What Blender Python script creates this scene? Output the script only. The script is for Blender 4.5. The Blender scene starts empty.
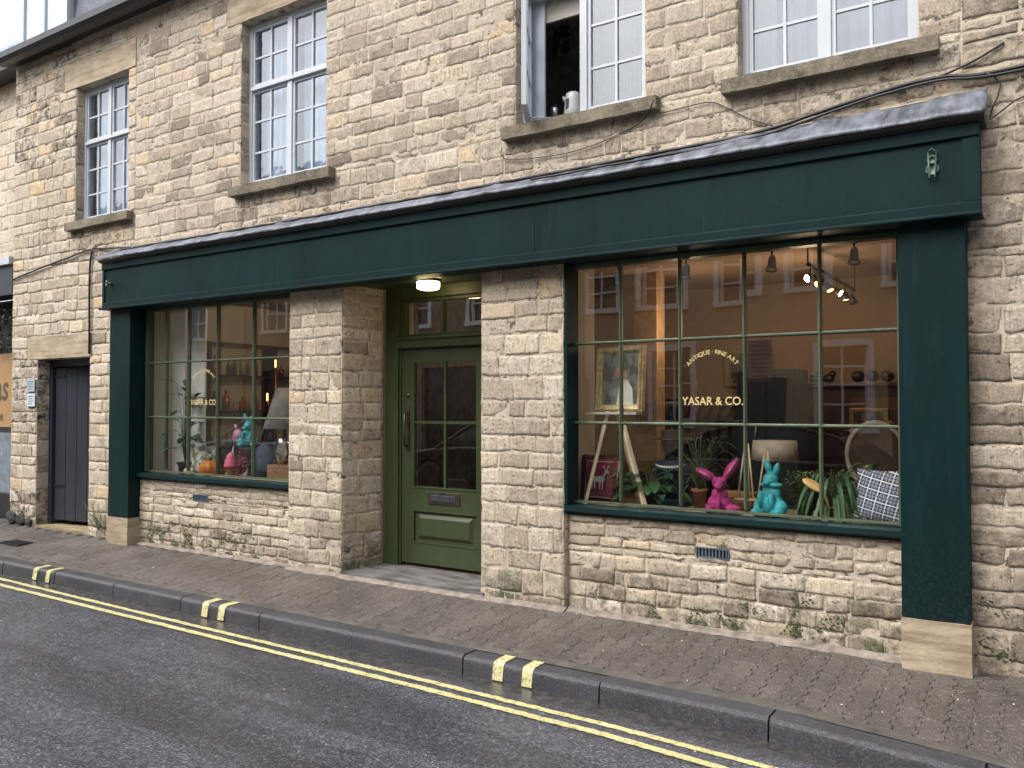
import bpy, bmesh, math, random
from mathutils import Vector, Matrix, noise
R = math.radians
S = bpy.context.scene
# ------------------------------------------------------------------ camera
CAMY, CAMZ = -5.6, 1.55
cd = bpy.data.cameras.new('camera'); cam = bpy.data.objects.new('camera', cd)
S.collection.objects.link(cam); S.camera = cam
cam.location = (0, CAMY, CAMZ); cam.rotation_euler = (R(90 + 1.44), 0, R(33.0))
cd.sensor_width = 36; cd.lens = 36 * 830 / 1024; cd.clip_start = 0.05; cd.clip_end = 2000
# ------------------------------------------------------------------ light
SUN_EL, SUN_AZ = 52, 205          # overcast: soft light from high over the street
w = bpy.data.worlds.new('World'); S.world = w; w.use_nodes = True
nt = w.node_tree; nt.nodes.clear()
sky = nt.nodes.new('ShaderNodeTexSky'); sky.sky_type = 'NISHITA'; sky.sun_disc = False
sky.sun_elevation = R(SUN_EL); sky.sun_rotation = R(SUN_AZ); sky.dust_density = 4; sky.air_density = 1.2
hs = nt.nodes.new('ShaderNodeHueSaturation'); hs.inputs['Saturation'].default_value = 0.30
bg = nt.nodes.new('ShaderNodeBackground'); bg.inputs['Strength'].default_value = 0.15
wo = nt.nodes.new('ShaderNodeOutputWorld')
nt.links.new(sky.outputs[0], hs.inputs['Color']); nt.links.new(hs.outputs[0], bg.inputs[0]); nt.links.new(bg.outputs[0], wo.inputs[0])
sl = bpy.data.lights.new('sun', 'SUN'); sl.energy = 1.15; sl.angle = R(40); sl.color = (1, .97, .93)
so = bpy.data.objects.new('sun', sl); S.collection.objects.link(so)
a = R(SUN_AZ)
dirn = Vector((math.sin(a) * math.cos(R(SUN_EL)), math.cos(a) * math.cos(R(SUN_EL)), math.sin(R(SUN_EL))))
so.rotation_euler = dirn.to_track_quat('Z', 'Y').to_euler()
S.view_settings.view_transform = 'Standard'; S.view_settings.look = 'None'
S.view_settings.gamma = 1; S.view_settings.exposure = 1.22; S.view_settings.use_curve_mapping = False
S.render.engine = 'CYCLES'
S.cycles.transparent_max_bounces = 16; S.cycles.max_bounces = 6; S.cycles.glossy_bounces = 3; S.cycles.diffuse_bounces = 3
# ------------------------------------------------------------------ materials
def newmat(name):
    m = bpy.data.materials.new(name); m.use_nodes = True
    t = m.node_tree; b = t.nodes['Principled BSDF']
    return m, t, b
def N(t, k, **kw):
    n = t.nodes.new('ShaderNode' + k)
    for a_, v in kw.items():
        if a_ in n.inputs.keys(): n.inputs[a_].default_value = v
        else: setattr(n, a_, v)
    return n
def L(t, a_, b_): t.links.new(a_, b_)
def coord(t, scale=(1, 1, 1), rot=(0, 0, 0)):
    g = N(t, 'NewGeometry'); mp = N(t, 'Mapping'); mp.inputs['Scale'].default_value = scale; mp.inputs['Rotation'].default_value = rot
    L(t, g.outputs['Position'], mp.inputs['Vector']); return mp.outputs[0]
def noi(t, vec, scale, detail=4, rough=.6):
    n = N(t, 'TexNoise'); n.inputs['Scale'].default_value = scale; n.inputs['Detail'].default_value = detail; n.inputs['Roughness'].default_value = rough
    L(t, vec, n.inputs['Vector']); return n.outputs['Fac']
def ramp(t, f, pts):
    r = N(t, 'ValToRGB'); e = r.color_ramp.elements
    while len(e) < len(pts): e.new(0.5)
    for i, (p, c) in enumerate(pts):
        e[i].position = p; e[i].color = (c, c, c, 1) if not hasattr(c, '__len__') else (*c, 1)
    L(t, f, r.inputs[0]); return r.outputs[0]
def mix(t, f, a_, b_, mode='MIX'):
    m = N(t, 'MixRGB', blend_type=mode)
    for i, v in ((0, f), (1, a_), (2, b_)):
        if hasattr(v, 'is_linked') or hasattr(v, 'node'): L(t, v, m.inputs[i])
        else: m.inputs[i].default_value = v if not hasattr(v, '__len__') else (*v[:3], 1)
    return m.outputs[0]
def math_(t, op, a_, b_=None):
    m = N(t, 'Math', operation=op)
    for i, v in ((0, a_), (1, b_)):
        if v is None: continue
        if hasattr(v, 'node'): L(t, v, m.inputs[i])
        else: m.inputs[i].default_value = v
    return m.outputs[0]
def bump(t, b, h, strength=.5, dist=.01):
    n = N(t, 'Bump'); n.inputs['Strength'].default_value = strength; n.inputs['Distance'].default_value = dist
    L(t, h, n.inputs['Height']); L(t, n.outputs[0], b.inputs['Normal']); return n
MC = {}
def plain(name, col, rough=.5, metal=0, var=.25, vscale=9, bs=.15, bscale=60, bd=.004, emit=None, es=0, stretch=(1, 1, 1), coat=0):
    if name in MC: return MC[name]
    m, t, b = newmat(name); v = coord(t, stretch)
    n1 = noi(t, v, vscale, 6)
    c = mix(t, ramp(t, n1, [(.3, 0), (.7, 1)]), [x * (1 - var) for x in col], [min(1, x * (1 + var)) for x in col])
    L(t, c, b.inputs['Base Color']); b.inputs['Metallic'].default_value = metal
    L(t, ramp(t, n1, [(.3, max(.03, rough - .08)), (.7, min(1, rough + .08))]), b.inputs['Roughness'])
    if bs: bump(t, b, noi(t, v, bscale, 5), bs, bd)
    if coat: b.inputs['Coat Weight'].default_value = coat; b.inputs['Coat Roughness'].default_value = .08
    if emit: b.inputs['Emission Color'].default_value = (*emit, 1); b.inputs['Emission Strength'].default_value = es
    MC[name] = m; return m

def stone_mat(name='limestone'):
    """limestone: block colours come from the 'tone' attribute, weathering from position"""
    m, t, b = newmat(name); v = coord(t)
    at = N(t, 'Attribute'); at.attribute_name = 'tone'
    sep = N(t, 'SeparateColor'); L(t, at.outputs['Color'], sep.inputs[0])
    base = ramp(t, sep.outputs[0], [(0, (.27, .222, .172)), (.25, (.39, .325, .250)), (.5, (.485, .412, .320)), (.72, (.55, .475, .378)), (.88, (.61, .535, .435)), (1, (.58, .45, .30))])
    grey = mix(t, 1.0, base, (.86, .86, .89), 'MULTIPLY')
    c = mix(t, sep.outputs[1], base, grey)
    n1 = noi(t, v, 6, 8, .7); c = mix(t, ramp(t, n1, [(.44, 0), (.66, .6)]), c, mix(t, 1, c, (.78, .74, .68), 'MULTIPLY'))
    n5 = noi(t, v, 15, 8, .75); c = mix(t, ramp(t, n5, [(.50, 0), (.60, .6)]), c, mix(t, 1, c, (1.34, 1.32, 1.28), 'MULTIPLY'))
    # slanted tooling strokes, pale and dark
    st = noi(t, coord(t, (60, 60, 9), (0, R(14), 0)), 1.3, 5, .7)
    c = mix(t, ramp(t, st, [(.52, 0), (.62, .55)]), c, mix(t, 1, c, (1.35, 1.33, 1.3), 'MULTIPLY'))
    c = mix(t, ramp(t, st, [(.34, .6), (.45, 0)]), c, mix(t, 1, c, (.62, .60, .57), 'MULTIPLY'))
    n2 = noi(t, v, 42, 6, .75)
    n3 = noi(t, coord(t, (1, 1, 1.7)), 33, 5, .75); pit = ramp(t, n3, [(.605, 0), (.65, 1)])
    c = mix(t, math_(t, 'MULTIPLY', pit, .7), c, (.10, .083, .062))
    n4 = noi(t, v, 9, 8, .75); crust = math_(t, 'MULTIPLY', ramp(t, n4, [(.46, 0), (.58, 1)]), sep.outputs[2])
    c = mix(t, crust, c, (.045, .040, .034))
    # green algae low on the wall
    sp = N(t, 'SeparateXYZ'); L(t, v, sp.inputs[0]); mr = N(t, 'MapRange'); mr.inputs['From Min'].default_value = .42; mr.inputs['From Max'].default_value = .05; L(t, sp.outputs[2], mr.inputs['Value'])
    n6 = noi(t, v, 2.6, 7, .75); alg = math_(t, 'MULTIPLY', math_(t, 'MULTIPLY', ramp(t, n6, [(.52, 0), (.60, 1)]), mr.outputs[0]), .85)
    c = mix(t, alg, c, mix(t, ramp(t, n2, [(.4, 0), (.6, 1)]), (.035, .042, .016), (.10, .115, .045)))
    L(t, c, b.inputs['Base Color']); b.inputs['Roughness'].default_value = .9
    b.inputs['Specular IOR Level'].default_value = .25
    h = math_(t, 'ADD', math_(t, 'MULTIPLY', n2, .9), math_(t, 'MULTIPLY', st, .8)); h = math_(t, 'ADD', h, math_(t, 'MULTIPLY', n5, .8))
    h = math_(t, 'SUBTRACT', h, math_(t, 'MULTIPLY', pit, .8))
    bump(t, b, h, 1.0, .014)
    return m
STONE = stone_mat()
def mortar_mat():
    m, t, b = newmat('lime_mortar'); v = coord(t)
    n1 = noi(t, v, 3, 8, .7); n2 = noi(t, v, 55, 5, .7)
    c = mix(t, ramp(t, n1, [(.35, 0), (.65, 1)]), (.37, .31, .24), (.53, .46, .365))
    n3 = noi(t, v, 6.5, 6, .8)
    c = mix(t, ramp(t, n2, [(.52, 0), (.66, .6)]), c, (.17, .145, .11)); c = mix(t, ramp(t, n3, [(.55, 0), (.58, .9)]), c, (.06, .05, .04))
    L(t, c, b.inputs['Base Color']); b.inputs['Roughness'].default_value = .95; bump(t, b, n2, .9, .008); return m
MORTAR = mortar_mat()
def paint_mat(name, col, rough, wear=(.5, .5, .4), wearamt=.12, coat=0, fade=.35, spec=.4, z_grime=True):
    m, t, b = newmat(name); v = coord(t)
    n1 = noi(t, coord(t, (1, 1, .35)), 2.3, 8, .7); n2 = noi(t, coord(t, (1, 1, 3)), 26, 7, .75)
    c = mix(t, ramp(t, n1, [(.3, 0), (.7, 1)]), [x * (1 - fade) for x in col], [x * (1 + fade) for x in col])
    c = mix(t, math_(t, 'MULTIPLY', ramp(t, n2, [(.62, 0), (.70, 1)]), wearamt), c, wear)
    sp = N(t, 'SeparateXYZ'); L(t, v, sp.inputs[0]); mr = N(t, 'MapRange'); mr.inputs['From Min'].default_value = 1.0; mr.inputs['From Max'].default_value = .25; L(t, sp.outputs[2], mr.inputs['Value'])
    n3 = noi(t, v, 55, 5, .8); n4 = noi(t, coord(t, (9, 9, .7)), 2, 6, .75)
    grime = math_(t, 'MULTIPLY', math_(t, 'MULTIPLY', ramp(t, n3, [(.48, 0), (.64, 1)]), mr.outputs[0]), .2 if z_grime else 0)
    c = mix(t, grime, c, (.09, .08, .065)); c = mix(t, math_(t, 'MULTIPLY', ramp(t, n4, [(.56, 0), (.72, 1)]), .08), c, wear)
    L(t, c, b.inputs['Base Color']); L(t, ramp(t, n1, [(.2, rough + .12), (.8, max(.05, rough - .1))]), b.inputs['Roughness'])
    h = math_(t, 'ADD', noi(t, v, 6, 3), math_(t, 'MULTIPLY', noi(t, coord(t, (30, 30, 2.5)), 2, 3), .35)); bump(t, b, h, .22, .006)
    b.inputs['Specular IOR Level'].default_value = spec
    return m
TEAL = paint_mat('dark_green_paint', (.0020, .0140, .0150), .50, (.05, .11, .10), .30, spec=.13)
OLIVE = paint_mat('olive_green_paint', (.033, .046, .019), .42, (.12, .15, .08), .15, spec=.3)
SAGE = paint_mat('sage_green_paint', (.062, .084, .050), .42, (.3, .34, .25), .3)
WHITE = paint_mat('chipped_white_paint', (.44, .465, .50), .42, (.18, .16, .13), .7, fade=.08)
SLATEBLUE = paint_mat('slate_blue_paint', (.022, .025, .036), .5, (.12, .13, .17), .2)
LEAD = plain('lead_sheet', (.12, .13, .155), .5, .2, .7, 4, .7, 14, .012, stretch=(3, 1, .8))
BLACK = plain('black_paint', (.012, .012, .014), .45, var=.4)
RUBBER = plain('black_cable', (.012, .012, .013), .5, var=.3, bs=0)
def sill_mat():
    m, t, b = newmat('weathered_sill_stone'); v = coord(t)
    n1 = noi(t, v, 5, 8, .75); n2 = noi(t, v, 45, 5, .7)
    c = mix(t, ramp(t, n1, [(.35, 0), (.62, 1)]), (.055, .048, .036), (.20, .165, .115)); c = mix(t, ramp(t, n2, [(.5, 0), (.7, .5)]), c, (.33, .31, .22))
    L(t, c, b.inputs['Base Color']); b.inputs['Roughness'].default_value = .9; bump(t, b, n2, .8, .008); return m
SILL = sill_mat()
def dressed_mat():
    m, t, b = newmat('dressed_limestone'); v = coord(t)
    n1 = noi(t, v, 3.2, 8, .7); n2 = noi(t, v, 60, 5, .7); n3 = noi(t, coord(t, (.7, .7, 7)), 3, 5, .7)
    c = mix(t, ramp(t, n1, [(.3, 0), (.7, 1)]), (.27, .21, .14), (.46, .385, .28))
    c = mix(t, ramp(t, n3, [(.46, 0), (.62, .7)]), c, (.20, .135, .08))
    c = mix(t, ramp(t, n2, [(.55, 0), (.72, .5)]), c, (.16, .14, .11))
    L(t, c, b.inputs['Base Color']); b.inputs['Roughness'].default_value = .9; bump(t, b, math_(t, 'ADD', n2, n1), .6, .008); return m
DRESSED = dressed_mat()
def glass_mat(name, f0=.05, wav=.35, tint=(1, 1, 1), rough=.0, wscale=2.2):
    m, t, b = newmat(name); t.nodes.remove(b); out = t.nodes['Material Output']
    lw = N(t, 'LayerWeight'); lw.inputs['Blend'].default_value = .5
    f = math_(t, 'ADD', math_(t, 'MULTIPLY', math_(t, 'POWER', lw.outputs['Facing'], 4.2), 1 - f0), f0)
    tr = N(t, 'BsdfTransparent'); tr.inputs[0].default_value = (*tint, 1)
    gl = N(t, 'BsdfGlossy'); gl.inputs['Roughness'].default_value = rough
    bp = N(t, 'Bump'); bp.inputs['Strength'].default_value = wav; bp.inputs['Distance'].default_value = .004
    L(t, noi(t, coord(t), wscale, 2), bp.inputs['Height']); L(t, bp.outputs[0], gl.inputs['Normal'])
    mx = N(t, 'MixShader'); L(t, f, mx.inputs[0]); L(t, tr.outputs[0], mx.inputs[1]); L(t, gl.outputs[0], mx.inputs[2]); L(t, mx.outputs[0], out.inputs[0])
    return m
GLASS = glass_mat('shop_window_glass', .18, .12, (.90, .92, .90))
GLASS2 = glass_mat('old_sash_glass', .13, .4, (.80, .85, .9), wscale=3.5)
# ------------------------------------------------------------------ mesh helpers
class MB:
    def __init__(s): s.v = []; s.f = []; s.mi = []; s.col = []; s.sm = []
    def add(s, vs, fs, mi=0, col=(.5, .5, 0), smooth=False):
        o = len(s.v); s.v += [tuple(p) for p in vs]; s.col += [col] * len(vs)
        for f in fs: s.f.append([i + o for i in f]); s.mi.append(mi); s.sm.append(smooth)
    def box(s, x0, x1, y0, y1, z0, z1, mi=0, M=None, bev=0, col=(.5, .5, 0)):
        bm = bmesh.new(); bmesh.ops.create_cube(bm, size=1)
        for q in bm.verts: q.co = Vector(((x0 + x1) / 2 + q.co.x * (x1 - x0), (y0 + y1) / 2 + q.co.y * (y1 - y0), (z0 + z1) / 2 + q.co.z * (z1 - z0)))
        if bev: bmesh.ops.bevel(bm, geom=bm.edges[:], offset=bev, segments=2, affect='EDGES', profile=.6)
        if M: bmesh.ops.transform(bm, matrix=M, verts=bm.verts)
        s.bm(bm, mi, col)
    def bm(s, bm, mi=0, col=(.5, .5, 0), smooth=False):
        bm.verts.ensure_lookup_table(); bm.verts.index_update()
        s.add([q.co[:] for q in bm.verts], [[q.index for q in f.verts] for f in bm.faces], mi, col, smooth); bm.free()
    def prism(s, pts, axis, d0, d1, mi=0):   # pts polygon in the two other axes
        n = len(pts); vs = []
        for d in (d0, d1):
            for (p, q) in pts: vs.append({'x': (d, p, q), 'y': (p, d, q), 'z': (p, q, d)}[axis])
        fs = [list(range(n))[::-1], list(range(n, 2 * n))] + [[i, (i + 1) % n, n + (i + 1) % n, n + i] for i in range(n)]
        s.add(vs, fs, mi)
    def tube(s, pts, r, seg=8, mi=0, caps=True):
        pts = [Vector(p) for p in pts]; n = len(pts); vs = []; fs = []
        rr = r if hasattr(r, '__len__') else [r] * n
        pa = None
        for i, p in enumerate(pts):
            d = (pts[min(i + 1, n - 1)] - pts[max(i - 1, 0)]).normalized()
            if pa is None: pa = d.orthogonal().normalized()
            pa = (pa - d * pa.dot(d)).normalized(); pb = d.cross(pa)
            for k in range(seg):
                an = 2 * math.pi * k / seg; vs.append(p + (pa * math.cos(an) + pb * math.sin(an)) * rr[i])
        for i in range(n - 1):
            for k in range(seg): fs.append([i * seg + k, i * seg + (k + 1) % seg, (i + 1) * seg + (k + 1) % seg, (i + 1) * seg + k])
        if caps: fs += [list(range(seg))[::-1], list(range((n - 1) * seg, n * seg))]
        s.add(vs, fs, mi, smooth=True)
    def lathe(s, prof, c, seg=24, mi=0, M=None, rib=0, ribn=0):
        vs = []; fs = []; n = len(prof)
        for (r, z) in prof:
            for k in range(seg):
                an = 2 * math.pi * k / seg; r2 = r * (1 + rib * abs(math.cos(an * ribn / 2)) - rib) if rib else r
                q = Vector((r2 * math.cos(an), r2 * math.sin(an), z))
                if M: q = M @ q
                vs.append(q + Vector(c))
        for i in range(n - 1):
            for k in range(seg): fs.append([i * seg + k, i * seg + (k + 1) % seg, (i + 1) * seg + (k + 1) % seg, (i + 1) * seg + k])
        fs += [list(range(seg))[::-1], list(range((n - 1) * seg, n * seg))]
        s.add(vs, fs, mi, smooth=True)
    def ball(s, c, r, mi=0, M=None, sub=2):
        bm = bmesh.new(); bmesh.ops.create_icosphere(bm, subdivisions=sub, radius=1)
        r = r if hasattr(r, '__len__') else (r, r, r)
        for q in bm.verts:
            p = Vector((q.co.x * r[0], q.co.y * r[1], q.co.z * r[2]))
            if M: p = M @ p
            q.co = p + Vector(c)
        s.bm(bm, mi, smooth=True)
    def build(s, name, mats, parent=None, label=None, cat=None, group=None, kind=None, tone=False):
        root = parent
        while root is not None and root.parent is not None: root = root.parent
        if root is None and s.v:
            xs = [q[0] for q in s.v]; ys = [q[1] for q in s.v]; zs = [q[2] for q in s.v]
            org = Vector(((min(xs) + max(xs)) / 2, (min(ys) + max(ys)) / 2, min(zs)))
        else: org = root.location.copy()
        me = bpy.data.meshes.new(name)
        me.from_pydata([(q[0] - org.x, q[1] - org.y, q[2] - org.z) for q in s.v], [], s.f)
        for m in (mats if isinstance(mats, (list, tuple)) else [mats]): me.materials.append(m)
        me.polygons.foreach_set('material_index', s.mi); me.polygons.foreach_set('use_smooth', s.sm)
        if tone:
            ca = me.color_attributes.new('tone', 'FLOAT_COLOR', 'POINT')
            ca.data.foreach_set('color', [x for c in s.col for x in (*c, 1)])
        me.update()
        o = bpy.data.objects.new(name, me); S.collection.objects.link(o)
        if root is None: o.location = org
        else: o.parent = parent
        return tag(o, label, cat, group, kind)
def tag(o, label=None, cat=None, group=None, kind=None):
    if label: o['label'] = label
    if cat: o['category'] = cat
    if group: o['group'] = group
    if kind: o['kind'] = kind
    return o
def thing(name, loc, label, cat, group=None):
    o = bpy.data.objects.new(name, None); S.collection.objects.link(o); o.location = loc; o.empty_display_size = .1
    return tag(o, label, cat, group)
# ---- rubble stonework: every block is a little pillowed, roughened patch
def stonework(mb, mapf, u0, u1, v0, v1, holes, hr, lr, tonef, depth=.012, step=.030, seed=1, edge0=False):
    rnd = random.Random(seed); v = v0
    def free(vm):
        iv = [(u0, u1)]
        for (a0, a1, b0, b1) in holes:
            if b0 < vm < b1:
                nv = []
                for (p, q) in iv:
                    if a1 <= p or a0 >= q: nv.append((p, q)); continue
                    if a0 - p > .03: nv.append((p, a0))
                    if q - a1 > .03: nv.append((a1, q))
                iv = nv
        return iv
    while v < v1 - .02:
        h = rnd.uniform(*hr)
        if v + h > v1 - hr[0] * .6: h = v1 - v
        cuts = sorted({v, v + h} | {b for q in holes for b in q[2:] if v + .012 < b < v + h - .012})
        for ci in range(len(cuts) - 1):
            c0, c1 = cuts[ci], cuts[ci + 1]
            for (p, q) in free((c0 + c1) / 2):
                u = p + (0 if rnd.random() < .5 else 0)
                while u < q - .01:
                    l = rnd.uniform(*lr) * (1 if rnd.random() > .18 else .55)
                    if u + l > q - lr[0] * .5: l = q - u
                    if h > .19 and rnd.random() < .12 and c1 - c0 > .15:
                        k = rnd.uniform(.4, .6); parts = [(c0, c0 + (c1 - c0) * k), (c0 + (c1 - c0) * k, c1)]
                    else: parts = [(c0, c1)]
                    for (d0, d1) in parts: block(mb, mapf, u, u + l, d0, d1, rnd, tonef, depth, step)
                    u += l
        v += h
def block(mb, mapf, u0, u1, v0, v1, rnd, tonef, depth, step):
    g = rnd.uniform(.002, .006)
    if u1 - u0 < .03 or v1 - v0 < .025: return
    nu = max(3, int((u1 - u0) / step)) + 1; nv = max(3, int((v1 - v0) / step)) + 1
    sd = rnd.uniform(0, 100); tilt = rnd.uniform(-.5, .5); tl2 = rnd.uniform(-.7, .7); dp = depth * rnd.uniform(.3, 1.1); rough = depth / .012
    er = rnd.choice([0, 0, .5, 1.0]) * rough
    J = .011
    jit = [[rnd.uniform(-J, J) * .8, rnd.uniform(-J, J) * .7] for _ in range(4)]
    us = [u0 + g, u0 + g + .003] + [u0 + (u1 - u0) * i / nu for i in range(1, nu)] + [u1 - g - .003, u1 - g]
    vs_ = [v0 + g, v0 + g + .003] + [v0 + (v1 - v0) * i / nv for i in range(1, nv)] + [v1 - g - .003, v1 - g]
    tone = tonef((u0 + u1) / 2, (v0 + v1) / 2, rnd)
    V = []
    A, B = len(us), len(vs_)
    for j, vv in enumerate(vs_):
        for i, uu in enumerate(us):
            s_, t_ = (uu - u0) / (u1 - u0), (vv - v0) / (v1 - v0)
            ju = sum(w_ * q[0] for w_, q in zip(((1 - s_) * (1 - t_), s_ * (1 - t_), (1 - s_) * t_, s_ * t_), jit))
            jv = sum(w_ * q[1] for w_, q in zip(((1 - s_) * (1 - t_), s_ * (1 - t_), (1 - s_) * t_, s_ * t_), jit))
            n1 = noise.noise(Vector((uu * 11 + sd, vv * 11, sd))); n2 = noise.noise(Vector((uu * 31 + sd, vv * 31, sd * 2)))
            n3 = noise.noise(Vector((uu * 15, sd, vv * 15)))
            edge = i in (0, A - 1) or j in (0, B - 1)
            de = min(uu - u0, u1 - uu, vv - v0, v1 - vv)
            d = -.005 if edge else dp * min(1, .45 + de / .022) + depth * (.22 * n1 + .26 * n2) + dp * .5 * (tilt * (s_ - .5) + tl2 * (t_ - .5))
            if er and not edge:
                q = noise.noise(Vector((uu * 8 + 3 * sd, vv * 12, 4))); d -= er * max(0, q - .12) * .030 * (de < .05)
            wob = noise.noise(Vector((uu * 2.3, vv * 2.3, 7))) * .011
            V.append(mapf(uu + ju + n1 * .010 * (de < .03), vv + jv + wob + n3 * .012 * (de < .03), d))
    F = [[j * A + i, j * A + i + 1, (j + 1) * A + i + 1, (j + 1) * A + i] for j in range(B - 1) for i in range(A - 1)]
    mb.add(V, F, 0, tone, True)
def mortar(mb, mapf, u0, u1, v0, v1, holes, d=0.0012):
    us = sorted({u0, u1} | {h for q in holes for h in q[:2] if u0 < h < u1}); vs_ = sorted({v0, v1} | {h for q in holes for h in q[2:] if v0 < h < v1})
    for i in range(len(us) - 1):
        for j in range(len(vs_) - 1):
            um, vm = (us[i] + us[i + 1]) / 2, (vs_[j] + vs_[j + 1]) / 2
            if any(a0 < um < a1 and b0 < vm < b1 for a0, a1, b0, b1 in holes): continue
            mb.add([mapf(us[i], vs_[j], d), mapf(us[i + 1], vs_[j], d), mapf(us[i + 1], vs_[j + 1], d), mapf(us[i], vs_[j + 1], d)], [[0, 1, 2, 3]], 1)
front = lambda y: (lambda u, v, d: (u, y - d, v))
# ================================================================== GROUND
mb = MB()
mb.add([(-300, -300, -.40), (300, -300, -.40), (300, 300, -.40), (-300, 300, -.40)], [[0, 1, 2, 3]])
mb.build('ground', plain('earth', (.12, .11, .09), .9), kind='structure')
def road_mat():
    m, t, b = newmat('wet_asphalt'); v = coord(t)
    g = N(t, 'NewGeometry'); sp = N(t, 'SeparateXYZ'); L(t, g.outputs['Position'], sp.inputs[0])
    vor = N(t, 'TexVoronoi'); vor.inputs['Scale'].default_value = 95; L(t, v, vor.inputs['Vector'])
    n1 = noi(t, v, 1.1, 8, .65); n2 = noi(t, v, 150, 4, .7); n4 = noi(t, v, 14, 6, .7)
    c = mix(t, ramp(t, vor.outputs['Color'], [(.1, .012), (.75, .042), (.93, .14)]), (.018, .018, .02), (.065, .065, .068), 'MIX')
    st = ramp(t, vor.outputs['Color'], [(0, (.017, .018, .023)), (.6, (.055, .058, .070)), (.85, (.115, .122, .145)), (1, (.22, .23, .255))])  # blue-grey sky sheen is put into the asphalt's base colour
    c = mix(t, ramp(t, n1, [(.35, 0), (.7, .6)]), st, mix(t, 1, st, (1.55, 1.55, 1.6), 'MULTIPLY'))
    tr = noi(t, coord(t, (.25, 1.6, 1)), 1.4, 6, .65); c = mix(t, ramp(t, tr, [(.44, .85), (.54, 0)]), c, mix(t, 1, c, (.52, .52, .54), 'MULTIPLY'))
    gut = math_(t, 'GREATER_THAN', sp.outputs[1], -1.33)
    gs = ramp(t, math_(t, 'ADD', sp.outputs[1], math_(t, 'MULTIPLY', n4, .12)), [(0, 0), (1, 0)])
    # smoother, darker, wetter channel beside the kerb: y from -1.36 to -1.13
    mr = N(t, 'MapRange'); mr.inputs['From Min'].default_value = -1.40; mr.inputs['From Max'].default_value = -1.28
    L(t, math_(t, 'ADD', sp.outputs[1], math_(t, 'MULTIPLY', math_(t, 'SUBTRACT', n4, .5), .10)), mr.inputs['Value']); gu = mr.outputs[0]
    c = mix(t, gu, c, mix(t, ramp(t, n4, [(.4, 0), (.7, 1)]), (.030, .028, .028), (.07, .064, .06)))
    L(t, c, b.inputs['Base Color'])
    wet = ramp(t, n1, [(.33, .18), (.7, .32)])
    wetg = ramp(t, n4, [(.40, .09), (.60, .42)])
    L(t, mix(t, gu, wet, wetg), b.inputs['Roughness']); b.inputs['Specular IOR Level'].default_value = .9
    h = math_(t, 'ADD', math_(t, 'MULTIPLY', vor.outputs['Distance'], -1.4), math_(t, 'MULTIPLY', n2, .6))
    bp = bump(t, b, h, .6, .006)
    L(t, mix(t, gu, (.48,) * 3, (.08,) * 3), bp.inputs['Strength'])
    return m
ROAD = road_mat()
mb = MB(); RZ = -.22
nx, ny = 60, 14; vs = []; fs = []
for j in range(ny + 1):
    for i in range(nx + 1):
        x = -60 + 100 * i / nx; y = -8.05 + (8.05 - 1.10) * j / ny
        s_ = (y + 4.6) / 3.5; vs.append((x, y, RZ + .03 * (1 - min(1, s_ * s_))))
fs = [[j * (nx + 1) + i, j * (nx + 1) + i + 1, (j + 1) * (nx + 1) + i + 1, (j + 1) * (nx + 1) + i] for j in range(ny) for i in range(nx)]
mb.add(vs, fs, smooth=True); mb.build('road', ROAD, kind='structure')
def rz(y): s_ = (y + 4.6) / 3.5; return RZ + .03 * (1 - min(1, s_ * s_))
def line_mat():
    m, t, b = newmat('worn_yellow_road_paint'); v = coord(t)
    n1 = noi(t, v, 90, 5, .75); n2 = noi(t, v, 5, 5, .7); n3 = noi(t, v, 28, 5, .75)
    c = mix(t, ramp(t, n2, [(.3, 0), (.7, 1)]), (.50, .45, .17), (.64, .60, .33)); c = mix(t, ramp(t, n1, [(.52, 0), (.64, .8)]), c, (.17, .15, .07))
    c = mix(t, ramp(t, n3, [(.55, 0), (.61, .8)]), c, (.09, .085, .06))
    L(t, c, b.inputs['Base Color']); b.inputs['Roughness'].default_value = .5; bump(t, b, n1, .5, .004); return m
YEL = line_mat()
def roadline(pts, wd, name):
    mb = MB(); vs = []; rn = random.Random(4); P = []
    for (xa, ya), (xb, yb) in zip(pts, pts[1:]):
        k = max(1, int(abs(xb - xa) / (.012 if xa > -7 else .05)))
        for i in range(k): P.append((xa + (xb - xa) * i / k, ya + (yb - ya) * i / k))
    P.append(pts[-1])
    for (x, y) in P:
        e = noise.noise(Vector((x * 9, y, 0))) * .004 + noise.noise(Vector((x * 40, y, 0))) * .007; e2 = noise.noise(Vector((x * 11, y, 5))) * .005 + noise.noise(Vector((x * 43, y, 5))) * .007
        for dy in (-wd / 2 + e, wd / 2 + e2): vs.append((x, y + dy, rz(y + dy) + .004))
    mb.add(vs, [[2 * i, 2 * i + 1, 2 * i + 3, 2 * i + 2][::-1] for i in range(len(P) - 1)]); return mb.build(name, YEL, kind='structure')
roadline([(-24, -1.0), (-14, -1.18), (-11, -1.27), (-9, -1.325), (-5.7, -1.385), (-3.6, -1.41), (-2.1, -1.445), (-1.2, -1.50), (0, -1.62), (5, -2.4)], .052, 'road_marking')
roadline([(-24, -1.16), (-14, -1.33), (-11, -1.42), (-8.6, -1.475), (-5.5, -1.515), (-3.5, -1.535), (-2.06, -1.575), (-1.43, -1.63), (0, -1.78), (5, -2.55)], .058, 'road_marking')
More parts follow.
